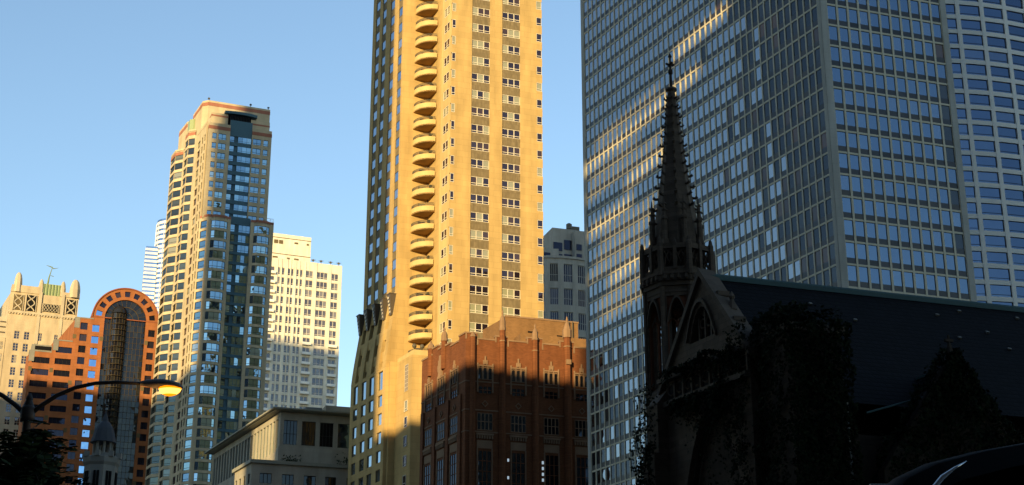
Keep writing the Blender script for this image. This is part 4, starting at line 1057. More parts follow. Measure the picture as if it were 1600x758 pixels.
# ------------------------------------------------------------ low limestone building with wide eaves
KL = 2.88
B = Bld('low_building', (-15.37, 100.0), 72, 'low limestone building with wide flat eaves and tall windows, below the pale apartment block', 'building', k=KL)
th = 99; e = eB(th); ls = M['limestone']
FA = Fac((0, 0), 0); FB = Fac((0, 0), th - 180, -1)
mb = B.mb()
WL = wstyle(4, (0.45,), 0.035, M['dark_wood'], G_LOW, 0.03, pane_rnd=False)
grid(B, mb, FA, 0.0, 6.2, [(.24, 1.14), (1.46, 2.38), (2.68, 3.58), (3.9, 5.1)], [(23.08, 24.72)], 21.9, 25.25, 0.18, ls, dep=-0.1, st=[WL, WL, WL, wstyle(1, (), .02, M['dark_wood'], G_CONDO, .02)])
nb = 22; cw = 15.0 / nb
grid(B, mb, FB, 0.25, 15.3, [(0.3 + cw * i + .13, 0.3 + cw * (i + 1) - .07) for i in range(nb)], [(22.7, 24.85)], 15, 25.25, 0.16, ls, dep=-0.1, st=wstyle(1, (0.4,), .03, M['eave'], G_SIDE, .03))
mb.fbox(FB, 0, .25, 21.9, 25.25, -.2, 0, ls)
mb.prism([(.2, .2), (6.1, .2), add((6.1, 0), e, 15.2), add((.2, 0), e, 15.2)], 0, 25.2, ls)
B.part(mb, 'wall')
mb = B.mb(); mb.prism([(-.42, -.42), (6.5, -.42), add((6.5, 0), e, 15.6), add((-.42, 0), e, 15.7)], 25.28, 25.33, M['eave']); mb.prism([(-.6, -.55), (6.6, -.55), add((6.6, 0), e, 15.8), add((-.6, 0), e, 15.9)], 25.33, 25.43, M['eave']); B.part(mb, 'eaves')
mb = B.mb(); mb.box(3.3, 6, 1.6, 4, 25.43, 26.3, ls); mb.box(1.9, 3.0, 1.2, 3, 25.43, 26.0, M['cool_roof']); B.part(mb, 'rooftop_block')
mb = B.mb()
for i, (x, z) in enumerate(((.45, 24.3), (.7, 24.05), (1.65, 24.25), (1.95, 24.1), (2.15, 24.35))): mb.box(x, x + .14, .12, .16, z, z + .05, M['lit_warm'])
B.part(mb, 'ceiling_lamp')
emit_windows(B)
# terrace wing
mb = B.mb()
o2 = (-2.22, -3.48); F2 = Fac(o2, 0); G2 = Fac(o2, th - 180, -1)
grid(B, mb, F2, 0, 7.6, [(.52, 1.28), (1.94, 2.68), (3.33, 4.1), (4.7, 5.42), (6.1, 6.8)], [(19.75, 20.4), (18.1, 19.0)], 15, 21.0, .16, ls, dep=-.1, st=wstyle(3, (), .04, M['dark_wood'], G_LOW, .03))
grid(B, mb, G2, 0.16, 3.6, [(.35, .8), (1.3, 1.75), (2.2, 2.65), (3.0, 3.4)], [(19.75, 20.4)], 15, 21.0, .16, ls, dep=-.1, st=wstyle(1, (), .04, M['dark_wood'], G_SIDE, .03))
mb.prism([(o2[0] + .17, o2[1] + .17), (5.3, o2[1] + .17), (5.0, 0.1), add((o2[0] + .17, o2[1]), e, 3.55)], 0, 20.95, ls)
mb.fbox(FA, -0.2, 6.2, 21.3, 22.75, -.1, 0.9, ls)
B.part(mb, 'terrace_wing')
mb = B.mb(); mb.prism([(o2[0] - .14, o2[1] - .14), (5.5, o2[1] - .14), (5.0, .2), add((o2[0] - .14, o2[1]), e, 3.8)], 21.0, 21.22, M['eave']); B.part(mb, 'cornice')
emit_windows(B)
def to_world(B, q):
    c, s = math.cos(B.root.rotation_euler[2]), math.sin(B.root.rotation_euler[2]); q = B.T(q); L = B.root.location
    return Vector((L[0] + q[0] * c - q[1] * s, L[1] + q[0] * s + q[1] * c, q[2]))
def leaf_quad(mb, c, s, mat, nrm=None, jit=1.0):
    n = Vector((random.gauss(0, 1), random.gauss(0, 1), random.gauss(0, 1)))
    if nrm is not None: n = Vector(nrm) + n * jit * .45
    n.normalize(); u = n.orthogonal().normalized(); a = random.uniform(0, 6.28)
    w = n.cross(u); u2 = (u * math.cos(a) + w * math.sin(a)) * s; w2 = n.cross(u2) * .7
    mb.rnd = random.random()
    mb.face([c - u2, c + w2 * .9, c + u2, c - w2 * .9], mat)
for x, hgt, lab in ((0.55, 1.5, 'dark clipped shrub on the roof terrace, left of two'), (4.2, 1.9, 'dark taller shrub on the roof terrace, right of two')):
    c = to_world(B, (x, -1.7, 21.22)); mb = MB()
    for i in range(260):
        leaf_quad(mb, Vector((random.gauss(0, .9), random.gauss(0, .5), abs(random.gauss(.5, .5)) * hgt)), .22, M['leaf'])
    mb.tube([(0, 0, 0), (0, 0, hgt * .6)], .08, 5, M['bark'])
    o = mb.build('shrub', loc=c); tag(o, lab, 'shrub', 'shrubs on the roof terrace')

# ------------------------------------------------------------ church
KC = 92.0 / 72.0
B = Bld('church', (7.40, 72.0), 72, 'dark gothic stone church with a crocketed spire and long slate roof', 'church', k=KC)
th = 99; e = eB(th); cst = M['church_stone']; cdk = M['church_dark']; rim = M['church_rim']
def Lp(l, off=0.0): return (e[0] * l + off, e[1] * l)
# l runs along the gable front, 0 at the far foot, negative towards the viewer
FB = Fac((0, 0), th - 180, -1); FA = Fac((0, 0), 0)
AP = -3.45; ZA = 24.45; NE = -8.9; FE = 1.2
sl = (24.45 - 19.95) / 3.45
zN, zF = 19.95, 19.95
mb = B.mb()
# gable wall with pointed window hole, built of slabs
def gable_z(l): return ZA - abs(l - AP) * sl
def wallcol(l0, l1, z0, z1a, z1b, d0=-0.5, d1=0.0, mat=cst):
    mb.hexa([FB.P(l0, z0, d1), FB.P(l1, z0, d1), FB.P(l1, z0, d0), FB.P(l0, z0, d0), FB.P(l0, z1a, d1), FB.P(l1, z1b, d1), FB.P(l1, z1b, d0), FB.P(l0, z1a, d0)], mat)
ls_ = [0, -.6, -1.2, -1.8, -2.25]
for a, b in zip(ls_, ls_[1:]): wallcol(a, b, 18.5, gable_z(a), gable_z(b))
ls_ = [-4.25, -4.8, -5.4, -6.0, -6.9]
for a, b in zip(ls_, ls_[1:]): wallcol(a, b, 18.5, gable_z(a), gable_z(b))
wallcol(-2.25, -4.25, 18.5, 21.35, 21.35)
# pointed opening between l=-2.25 and -4.25, spring 21.15 -> apex 23.4
def point_z(l, c, hw, z0, zt): 
    u = 1 - abs(l - c) / hw; return z0 + (zt - z0) * math.sin(max(0, u) * math.pi / 2) ** .8
pl = [-2.25, -2.5, -2.75, -3.0, -3.25, -3.5, -3.75, -4.0, -4.25]
for a, b in zip(pl, pl[1:]):
    za, zb = point_z(a, -3.25, 1.0, 21.35, 22.95), point_z(b, -3.25, 1.0, 21.35, 22.95)
    mb.hexa([FB.P(a, za, 0), FB.P(b, zb, 0), FB.P(b, zb, -.5), FB.P(a, za, -.5), FB.P(a, gable_z(a), 0), FB.P(b, gable_z(b), 0), FB.P(b, gable_z(b), -.5), FB.P(a, gable_z(a), -.5)], cst)
# front wall below, with the great arch opening: jambs left and right, stepped arch rings
def arch_z(l, off=0): 
    return point_z(l, -3.6, 3.0 - off, 11.0, 17.9 - off * 1.0)
pl = [0.0, -.6] + [-.6 - .25 * i for i in range(1, 25)] + [-6.9]
for a, b in zip(pl, pl[1:]):
    za = arch_z(a) if abs(a + 3.6) < 3.0 else 0; zb = arch_z(b) if abs(b + 3.6) < 3.0 else 0
    if za == 0 or zb == 0: wallcol(a, b, 0, 18.5, 18.5)
    else: mb.hexa([FB.P(a, za, 0), FB.P(b, zb, 0), FB.P(b, zb, -.4), FB.P(a, za, -.4), FB.P(a, 18.5, 0), FB.P(b, 18.5, 0), FB.P(b, 18.5, -.4), FB.P(a, 18.5, -.4)], cst)
for k in range(1, 5):
    off = .16 * k; pl2 = [-.6 - off - (6.0 - 2 * off) * i / 24.0 for i in range(25)]
    for a, b in zip(pl2, pl2[1:]):
        za, zb = arch_z(a, off), arch_z(b, off); za2, zb2 = za + .42, zb + .42
        mb.hexa([FB.P(a, za, -.25 * k), FB.P(b, zb, -.25 * k), FB.P(b, zb, -.25 * k - .3), FB.P(a, za, -.25 * k - .3), FB.P(a, za2, -.25 * k), FB.P(b, zb2, -.25 * k), FB.P(b, zb2, -.25 * k - .3), FB.P(a, za2, -.25 * k - .3)], cdk if k % 2 else cst)
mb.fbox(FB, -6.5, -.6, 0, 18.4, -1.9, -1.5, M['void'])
# nave walls
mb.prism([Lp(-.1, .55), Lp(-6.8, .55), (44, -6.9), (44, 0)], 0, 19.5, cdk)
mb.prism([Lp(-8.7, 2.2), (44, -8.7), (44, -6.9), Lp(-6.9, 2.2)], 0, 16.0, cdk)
wall = B.part(mb, 'wall')
# recess behind the gable window and tracery
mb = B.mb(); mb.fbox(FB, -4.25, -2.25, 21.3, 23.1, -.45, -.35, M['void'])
for l in (-2.75, -3.25, -3.75): mb.fbox(FB, l - .05, l + .05, 21.15, 22.5 if l != -3.25 else 22.9, -.34, -.2, rim)
for cl, cz, r in ((-3.0, 22.2, .22), (-3.5, 22.2, .22), (-3.25, 22.75, .25)):
    pts = [FB.P(cl + r * math.cos(t * .5236), cz + r * math.sin(t * .5236), -.27) for t in range(13)]; mb.tube(pts, .05, 4, rim)
B.part(mb, 'gable_window')
mb = B.mb()
for a, b in zip([-2.1 - .2 * i for i in range(12)], [-2.1 - .2 * (i + 1) for i in range(12)]):
    za, zb = point_z(a, -3.25, 1.2, 21.2, 23.15), point_z(b, -3.25, 1.2, 21.2, 23.15)
    if min(za, zb) < 21.2: continue
    mb.hexa([FB.P(a, za, .14), FB.P(b, zb, .14), FB.P(b, zb, 0), FB.P(a, za, 0), FB.P(a, za + .2, .14), FB.P(b, zb + .2, .14), FB.P(b, zb + .2, 0), FB.P(a, za + .2, 0)], rim)
B.part(mb, 'hood_mould')
# copings on the gable slopes
mb = B.mb()
for (a, b) in ((AP, .35), (AP, -7.1)):
    za, zb = gable_z(a), gable_z(b)
    mb.hexa([FB.P(a, za - .05, .2), FB.P(b, zb - .05, .2), FB.P(b, zb - .05, -.75), FB.P(a, za - .05, -.75), FB.P(a, za + .32, .2), FB.P(b, zb + .32, .2), FB.P(b, zb + .32, -.75), FB.P(a, za + .32, -.75)], rim)
for t in (0.33, .66): 
    l = AP - (AP + 7.1) * 0 - 3.6 * t; q = FB.P(l, gable_z(l) + .3, -.3); mb.box(q[0] - .3, q[0] + .3, q[1] - .15, q[1] + .15, q[2] - .1, q[2] + .12, rim)
B.part(mb, 'coping')
# frieze
mb = B.mb()
mb.fbox(FB, -6.9, .3, 19.95, 20.15, 0, .32, rim); mb.fbox(FB, -6.9, .3, 18.7, 18.95, 0, .3, rim)
for i in range(9):
    l = -.35 - .74 * i; mb.fbox(FB, l - .62, l - .5, 18.95, 19.95, 0, .12, rim); mb.fbox(FB, l - .5, l + .1, 19.05, 19.85, 0, .02, M['void'])
    pts = [FB.P(l - .2 + .28 * math.cos(t * .6283), 19.5 + .28 * math.sin(t * .6283), .04) for t in range(11)]; mb.tube(pts, .05, 4, rim)
B.part(mb, 'frieze')
# left corner buttress
mb = B.mb()
for z0, z1, w, d in ((0, 12, 1.2, 1.1), (12, 16.5, 1.05, .85), (16.5, 18.9, .9, .6)): mb.fbox(FB, -.15, w - .15, z0, z1, -.6, d, cst)
mb.hexa([FB.P(-.15, 18.9, .6), FB.P(.75, 18.9, .6), FB.P(.75, 18.9, -.6), FB.P(-.15, 18.9, -.6), FB.P(-.15, 19.6, 0), FB.P(.75, 19.6, 0), FB.P(.75, 19.6, -.6), FB.P(-.15, 19.6, -.6)], rim)
B.part(mb, 'buttress')
# small pinnacle on the near shoulder of the gable
mb = B.mb(); q = FB.P(-5.1, 0, .05); mb.lathe(q[0] + .5, q[1], [(.16, 21.6), (.16, 22.2), (.26, 22.3), (.2, 22.5), (.1, 22.8), (.16, 22.95), (.02, 23.2)], 6, rim); B.part(mb, 'pinnacle')
# nave roof
mb = B.mb()
rA = Lp(AP, .35); x1 = 44.0
zn = ZA - abs(NE - AP) * sl; zf = ZA - abs(FE - AP) * sl
a0, a1 = Lp(NE, .9), (x1, Lp(NE)[1])
mb.face([(a0[0], a0[1], zn), (a1[0], a1[1], zn), (x1, rA[1], ZA), (rA[0], rA[1], ZA)], M['slate'])
b0 = Lp(FE, .35); mb.face([(b0[0], b0[1], zf), (rA[0], rA[1], ZA), (x1, rA[1], ZA), (x1, b0[1], zf)], M['slate'])
roof = B.part(mb, 'roof')
mb = B.mb(); mb.tube([(rA[0], rA[1], ZA), (x1, rA[1], ZA)], .13, 6, M['verdigris']); mb.box(rA[0], x1, rA[1] - .22, rA[1] + .22, ZA - .24, ZA - .02, M['verdigris']); B.part(mb, 'ridge_cap', parent=roof)
ny, nz = -sl / math.hypot(1, sl), 1 / math.hypot(1, sl)
for x, t in ((3.6, .36), (7.6, .29), (12.6, .16), (14.1, .10), (14.9, .28), (13.0, .36), (15.5, .42), (17.4, .11), (11.5, .5), (5.6, .18)):
    y = rA[1] + (a1[1] - rA[1]) * t; z = ZA + (zn - ZA) * t
    mb = B.mb(); mb.hexa([(x, y, z + .0), (x + .17, y, z), (x + .17, y + .05, z + .1), (x, y + .05, z + .1), (x, y - .08, z + .05), (x + .17, y - .08, z + .05), (x + .17, y + .03, z + .14), (x, y + .03, z + .14)], M['granite']); B.part(mb, 'roof_vent', parent=roof)
# near wing (ivy covered) and transept gable
mb = B.mb()
WY = -9.6
mb.box(1.6, 4.1, WY, -6.5, 0, 20.1, cdk); mb.box(1.45, 4.25, WY - .15, -6.4, 20.1, 20.45, cst); mb.box(1.5, 2.6, WY + .6, -6.4, 20.4, 21.2, cdk)
B.part(mb, 'side_wing')
mb = B.mb()
tx, tz, TY, hw = 9.25, 19.55, -10.2, 3.9
tz0 = tz - hw * 1.38
def tpoly(y0, y1, s=1.0, up=0.0):
    pts = [(tx - hw, 0), (tx + hw, 0), (tx + hw, tz0), (tx, tz), (tx - hw, tz0)]
    n = len(pts); i0 = [mb.p((x, y0, z)) for x, z in pts]; i1 = [mb.p((x, y1, z)) for x, z in pts]
    mb.f.append(i0); mb.m.append(cdk); mb.r.append(0); mb.f.append(i1[::-1]); mb.m.append(cdk); mb.r.append(0)
    for i in range(n):
        j = (i + 1) % n; mb.f.append([i0[i], i1[i], i1[j], i0[j]]); mb.m.append(cdk); mb.r.append(0)
tpoly(TY, TY + .5)
mb.box(tx - hw + .3, tx + hw - .3, TY + .5, -8.5, 0, tz0 - .2, cdk)
B.part(mb, 'transept')
mb = B.mb()
rz = tz - .55
for s in (-1, 1):
    mb.face([(tx, TY + .45, rz), (tx + s * (hw - .2), TY + .45, rz - (hw - .2) * 1.38), (tx + s * (hw - .2), -3.4, rz - (hw - .2) * 1.38), (tx, -5.3, rz)], M['slate'])
tr_ = B.part(mb, 'transept_roof')
mb = B.mb(); mb.tube([(tx, TY + .3, rz + .05), (tx - .25, -5.6, rz + .05)], .09, 5, M['verdigris']); mb.tube([(tx - 1.0, TY + .5, rz - 1.3), (tx - 4.0, TY + .9, rz - 2.2)], .05, 5, M['verdigris']); B.part(mb, 'ridge_cap', parent=tr_)
mb = B.mb(); mb.lathe(tx, TY + .2, [(.2, tz - .1), (.14, tz + .3), (.07, tz + .55), (.06, tz + .9)], 6, cdk); mb.box(tx - .2, tx + .2, TY + .13, TY + .27, tz + .58, tz + .70, cdk); B.part(mb, 'finial')
mb = B.mb()
for (x0, y0), (x1_, y1) in (((4.5, -8.9), (4.5, -8.9)),): mb.tube([(4.55, -8.95, 17.6), (4.5, -8.95, 12)], .08, 6, M['granite'])
B.part(mb, 'downpipe')

# tower and spire: an eight sided belfry
TC = (3.28, 5.24)
AP8 = 1.74
def octo(ap, ph=-119.0 + 22.5): 
    rr = ap / math.cos(R(22.5)); return [(TC[0] + rr * math.cos(R(ph + 45 * i)), TC[1] + rr * math.sin(R(ph + 45 * i))) for i in range(8)]
def oface(a, ap):
    ph = -119.0 + 45 * a; hf = ap * math.tan(R(22.5)); n = (math.cos(R(ph)), math.sin(R(ph))); ex = (-n[1], n[0])
    return Fac((TC[0] + n[0] * ap - ex[0] * hf, TC[1] + n[1] * ap - ex[1] * hf), ph + 90), 2 * hf
zt0 = 26.35
mb = B.mb(); mb.prism(octo(AP8), 0, 20.6, cst); mb.prism(octo(AP8 + .12), 12.0, 12.4, cst); mb.prism(octo(AP8), 25.8, zt0, cst)
for a in range(8):
    F, w = oface(a, AP8); mb.fbox(F, -.02, .2, 20.6, 25.8, -.55, 0, cst); mb.fbox(F, w - .2, w + .02, 20.6, 25.8, -.55, 0.004, cst)
    q = F.P(0, 0, 0); mb.tube([(q[0], q[1], 14), (q[0], q[1], 26.3)], .13, 6, cst)
tower = B.part(mb, 'tower')
for a in range(8):
    F, w = oface(a, AP8); mb = B.mb(); cl = w / 2; hw_ = cl - .2
    pl = [.2 + (w - .4) * i / 14.0 for i in range(15)]
    for p, q in zip(pl, pl[1:]):
        za, zb = point_z(p, cl, hw_, 24.3, 25.65), point_z(q, cl, hw_, 24.3, 25.65)
        mb.hexa([F.P(p, za, -.08), F.P(q, zb, -.08), F.P(q, zb, -.5), F.P(p, za, -.5), F.P(p, 25.8, -.08), F.P(q, 25.8, -.08), F.P(q, 25.8, -.5), F.P(p, 25.8, -.5)], M['brownstone'])
        mb.hexa([F.P(p, za, .1), F.P(q, zb, .1), F.P(q, zb, -.08), F.P(p, za, -.08), F.P(p, za + .17, .1), F.P(q, zb + .17, .1), F.P(q, zb + .17, -.08), F.P(p, za + .17, -.08)], rim)
    mb.fbox(F, cl - .055, cl + .055, 21.0, 24.5, -.35, -.22, M['brownstone'])
    for s in (-1, 1):
        pts = [F.P(cl + s * hw_ * .5 + hw_ * .42 * math.cos(t * .3927), 24.2 + .4 * math.sin(t * .3927), -.28) for t in range(9)]; mb.tube(pts, .05, 4, M['brownstone'])
        mb.fbox(F, cl + s * hw_ - .07, cl + s * hw_ + .07, 21.0, 24.4, -.5, -.05, M['brownstone'])
    for k in range(4):
        pts = [F.P(cl + .1 * math.cos(k * 1.5708) + .11 * math.cos(t * .6283), 24.9 + .1 * math.sin(k * 1.5708) + .11 * math.sin(t * .6283), -.28) for t in range(11)]; mb.tube(pts, .035, 4, M['brownstone'])
    mb.hexa([F.P(.05, 20.4, .1), F.P(w - .05, 20.4, .1), F.P(w - .05, 20.4, -.5), F.P(.05, 20.4, -.5), F.P(.05, 20.7, .1), F.P(w - .05, 20.7, .1), F.P(w - .05, 21.3, -.5), F.P(.05, 21.3, -.5)], cst)
    B.part(mb, 'belfry_window', parent=tower)
mb = B.mb()
for ap, z0, z1, m_ in ((AP8 + .03, 26.0, 26.12, rim), (AP8 + .08, zt0, 26.6, cst), (AP8 + .17, 26.6, 26.95, cst), (AP8 + .22, 26.95, 27.1, cst), (AP8 + .08, 27.1, 27.28, cst)): mb.prism(octo(ap), z0, z1, m_)
for a in range(8):
    F, w = oface(a, AP8 + .08)
    for i in range(4):
        c_ = .2 + (w - .4) * i / 3.0; q_ = F.P(c_, 26.75, .08); mb.lathe(q_[0], q_[1], [(.02, 26.6), (.14, 26.7), (.11, 26.9), (.03, 26.95)], 5, cst)
    mb.fbox(F, 0, w, 28.4, 28.68, -.22, .03, cst); mb.fbox(F, 0, w, 27.25, 27.38, -.2, .0, cst)
    for i in range(2):
        x0 = .14 + i * (w - .28) / 2; hw2 = (w - .28) / 4
        mb.tube([F.P(x0, 27.35, -.1), F.P(x0 + hw2 * .4, 27.95, -.1), F.P(x0 + hw2, 28.3, -.1), F.P(x0 + hw2 * 1.6, 27.95, -.1), F.P(x0 + hw2 * 2, 27.35, -.1)], .055, 4, cst)
        mb.tube([F.P(x0, 28.4, -.1), F.P(x0 + hw2, 27.65, -.1), F.P(x0 + hw2 * 2, 28.4, -.1)], .05, 4, cst)
    mb.fbox(F, w * .5 - .09, w * .5 + .09, 27.25, 28.75, -.16, .08, cst); q_ = F.P(w * .5, 0, -.04); mb.lathe(q_[0], q_[1], [(.12, 28.75), (.02, 29.0)], 4, cst)
    q_ = F.P(0, 0, 0); mb.lathe(q_[0], q_[1], [(.17, 26.9), (.17, 28.7), (.12, 28.8), (.1, 28.95), (.02, 29.1)], 6, cst)
    mb.fbox(F, .1, w - .1, 27.3, 28.4, -.6, -.55, cdk)
B.part(mb, 'parapet', parent=tower)
h = AP8
# spire
prof = [(1.34, 28.5), (1.30, 29.3), (1.17, 30.4), (1.03, 31.3), (0.83, 32.6), (0.67, 33.8), (0.52, 35.2), (0.39, 36.5), (0.28, 37.6), (0.19, 38.4)]
mb = B.mb(); mb.lathe(TC[0], TC[1], prof, 8, cst, rot=R(22.5))
for z, r in ((38.35, .34),): mb.lathe(TC[0], TC[1], [(r * .6, z - .1), (r, z), (r * .9, z + .12), (r * .4, z + .2)], 8, cst)
spire = B.part(mb, 'spire')
def spr(z):
    for (r0, z0), (r1, z1) in zip(prof, prof[1:]):
        if z0 <= z <= z1: return r0 + (r1 - r0) * (z - z0) / (z1 - z0)
    return .15
z = 31.2; k = 0
while z < 38.2:
    r = spr(z); s = .058 + .05 * spr(z)
    for a in range(8):
        mb = B.mb()
        t = R(22.5 + 45 * a); d = Vector((math.cos(t), math.sin(t), 0)); c = Vector((TC[0], TC[1], z)) + d * (r - .02)
        mb.tube([c, c + d * (s * 1.5) + Vector((0, 0, -.02)), c + d * (s * 2.3) + Vector((0, 0, .05)), c + d * (s * 2.2) + Vector((0, 0, .15))], [s * .8, s * .75, s * .95, s * .35], 5, cst)
        B.part(mb, 'crocket', parent=spire)
    z += .66 - .012 * k; k += 1
mb = B.mb(); x, y = TC
mb.tube([(x, y, 38.3), (x, y, 40.6)], [.10, .05], 6, cdk); mb.lathe(x, y, [(.05, 39.3), (.14, 39.4), (.14, 39.6), (.05, 39.7)], 6, cdk)
for dx, dy in ((1, 0), (-1, 0), (0, 1), (0, -1)): mb.tube([(x, y, 39.95), (x + dx * .18, y + dy * .18, 39.95), (x + dx * .27, y + dy * .27, 40.0)], [.06, .075, .055], 5, cdk)
mb.lathe(x, y, [(.05, 40.35), (.12, 40.45), (.04, 40.62)], 6, cdk); B.part(mb, 'finial_cross', parent=spire)
for (vx, vy) in octo(1.36 * math.cos(R(22.5))):
    x, y = vx, vy; sx, sy = (vx - TC[0]) / 1.36, (vy - TC[1]) / 1.36
    mb = B.mb(); mb.box(x - .16, x + .16, y - .16, y + .16, 28.4, 29.1, cst); mb.lathe(x, y, [(.16, 29.1), (.15, 30.2), (.2, 30.25), (.2, 30.35), (.1, 30.45), (.085, 30.8), (.02, 31.6)], 6, cst)
    for zz in (30.35, 30.75, 31.1):
        for d in range(4): mb.box(x - .04 + .13 * math.cos(d * 1.57), x + .04 + .13 * math.cos(d * 1.57), y - .04 + .13 * math.sin(d * 1.57), y + .04 + .13 * math.sin(d * 1.57), zz, zz + .07, cst)
    mb.tube([(x, y, 29.6), (TC[0] + sx * 1.05, TC[1] + sy * 1.05, 29.3)], .08, 5, cst); mb.tube([(x, y, 30.3), (TC[0] + sx * 1.0, TC[1] + sy * 1.0, 30.3)], .05, 5, cst)
    B.part(mb, 'pinnacle', parent=tower)
CH = B
# ivy
from mathutils import noise
def ivy(name, label, patches, size, count, mat=M['ivy']):
    mb = MB()
    for (fn, n) in patches:
        for i in range(n):
            q, nr = fn()
            if q is None: continue
            w = to_world(CH, q); c, s = math.cos(CH.root.rotation_euler[2]), math.sin(CH.root.rotation_euler[2])
            nv = (nr[0] * c - nr[1] * s, nr[0] * s + nr[1] * c, nr[2])
            cl_ = noise.noise(Vector(q) * 1.1) + .6 * noise.noise(Vector(q) * 2.7)
            if cl_ < -.55 and random.random() < .6: continue
            w = w + Vector(nv) * (abs(random.gauss(0.05, .14)) + max(0, cl_ + .3) * .65)
            leaf_quad(mb, w, size * random.uniform(.6, 1.3), mat, nv, 1.3)
    o = mb.build(name); tag(o, label, 'ivy'); return o
U = random.uniform
def wob(x): return .25 * math.sin(x * 2.3) + .18 * math.sin(x * 5.1 + 1) + .1 * math.sin(x * 11.7)
def w_front():
    x, z = U(1.2, 4.35), U(9, 20.5); return ((x, WY - .12, min(z, 20.45 + wob(x) * .5)), (0, -1, .1))
def w_left():
    y, z = U(WY, -6.0), U(9, 20.6); return ((1.5, y, z), (-1, 0, .1))
def w_top():
    return ((U(1.4, 4.2), U(WY, -7), 20.5 + abs(random.gauss(0, .12))), (0, -.3, 1))
def w_hump():
    x, y = U(1.3, 2.8), U(WY + .4, -6.5); return ((x, y, 21.2 + U(-.9, .15)), (-.3, -1, .4))
ivy('ivy', 'dark ivy covering the square side wing of the church', [(w_front, 11000), (w_left, 5000), (w_top, 1800), (w_hump, 1800)], .115, 0)
def t_front():
    z = U(9, tz); hwz = (tz - z) / 1.38; hwz = min(hwz + .12 + .1 * wob(z), hw); x = tx + U(-hwz, hwz); return ((x, TY - .05, z), (0, -1, .1))
def t_edge():
    s = random.choice((-1, 1)); t = U(0, 1); return ((tx + s * hw * t, TY + U(0, .5), tz - hw * 1.38 * t + random.gauss(.05, .08)), (s * .7, -.3, .6))
ivy('ivy', 'dark ivy covering the pointed transept gable below its stone finial', [(t_front, 13000), (t_edge, 2600)], .115, 0)
def f_right():
    l = U(-6.9, -3.0); z = U(8, 21.5); top = 18.7 + max(0, (-4.3 - l)) * 1.3 + wob(l) * .6 
    if z > top: return (None, None)
    if z < arch_z(l) and abs(l + 3.6) < 2.9 and random.random() < .9: return (None, None)
    q = FB.P(l, z, .05); return (q, (-1, -.15, .1))
def f_band():
    l = U(-6.2, -.4); z = 20.0 - (abs(random.gauss(0, .35)) if math.sin(l * 4.2) > -.2 else abs(random.gauss(0, .12))) + .18; q = FB.P(l, z, .33)
    if l > -1.2 and random.random() < .7: return (None, None)
    return (q, (-1, -.1, .3))
def f_under():
    l = U(-5.8, -1.0); z = 18.7 - abs(random.gauss(0, .9)) * (1 if l < -2.5 else .4); q = FB.P(l, z, .25); return (q, (-1, -.1, .1))
def f_butt():
    l = U(-.3, 1.3); z = U(8, 19.8); 
    if z > 17 and random.random() < .6: return (None, None)
    q = FB.P(l + wob(z) * .4, z, .9 if z < 16 else .6); return (q, (-1, -.3, .1))
def t_low():
    z = U(8, 19.5); y = U(TC[1] - h, TC[1] + h); return ((TC[0] - h - .02, y, z), (-1, 0, 0))
ivy('ivy', 'ragged ivy creeping over the gable front and corner buttress of the church', [(f_right, 7500), (f_band, 2200), (f_under, 2600), (f_butt, 3600), (t_low, 2400)], .105, 0)

# ------------------------------------------------------------ small stone water tower with slate cupola
B = Bld('stone_tower', (-40.5, 150.0), 90, 'small pale stone tower with a bell shaped slate cupola, behind the tree', 'tower')
mb = B.mb(); mb.lathe(0, 0, [(1.75, 0), (1.62, 28), (1.62, 31.6), (1.8, 31.9), (1.85, 32.4), (1.7, 32.5)], 8, M['grey_stone'], rot=R(22.5))
for i in range(8):
    a = R(45 * i); mb.box(1.7 * math.cos(a) - .22, 1.7 * math.cos(a) + .22, 1.7 * math.sin(a) - .22, 1.7 * math.sin(a) + .22, 32.4, 32.95, M['grey_stone'])
B.part(mb, 'shaft')
for i in range(8):
    a = R(-90 + 45 * i); F = Fac((1.5 * math.cos(a), 1.5 * math.sin(a)), math.degrees(a) + 90); mb = B.mb()
    for k in (-.28, .05): mb.fbox(F, k, k + .22, 29.4, 31.0, -.1, .12, M['void'])
    B.part(mb, 'slit_window')
mb = B.mb(); mb.lathe(0, 0, [(1.0, 32.5), (1.0, 32.9)], 12, M['grey_stone'])
for i in range(8):
    a = R(22.5 + 45 * i); mb.tube([(.85 * math.cos(a), .85 * math.sin(a), 32.8), (.85 * math.cos(a), .85 * math.sin(a), 34.2)], .13, 6, M['grey_stone'])
B.part(mb, 'lantern')
mb = B.mb(); mb.lathe(0, 0, [(1.3, 34.0), (1.24, 34.2), (1.1, 34.7), (.9, 35.4), (.6, 35.9), (.32, 36.2), (.26, 36.5), (.1, 36.9), (.03, 37.4)], 12, M['slate_light']); B.part(mb, 'cupola', smooth=False)

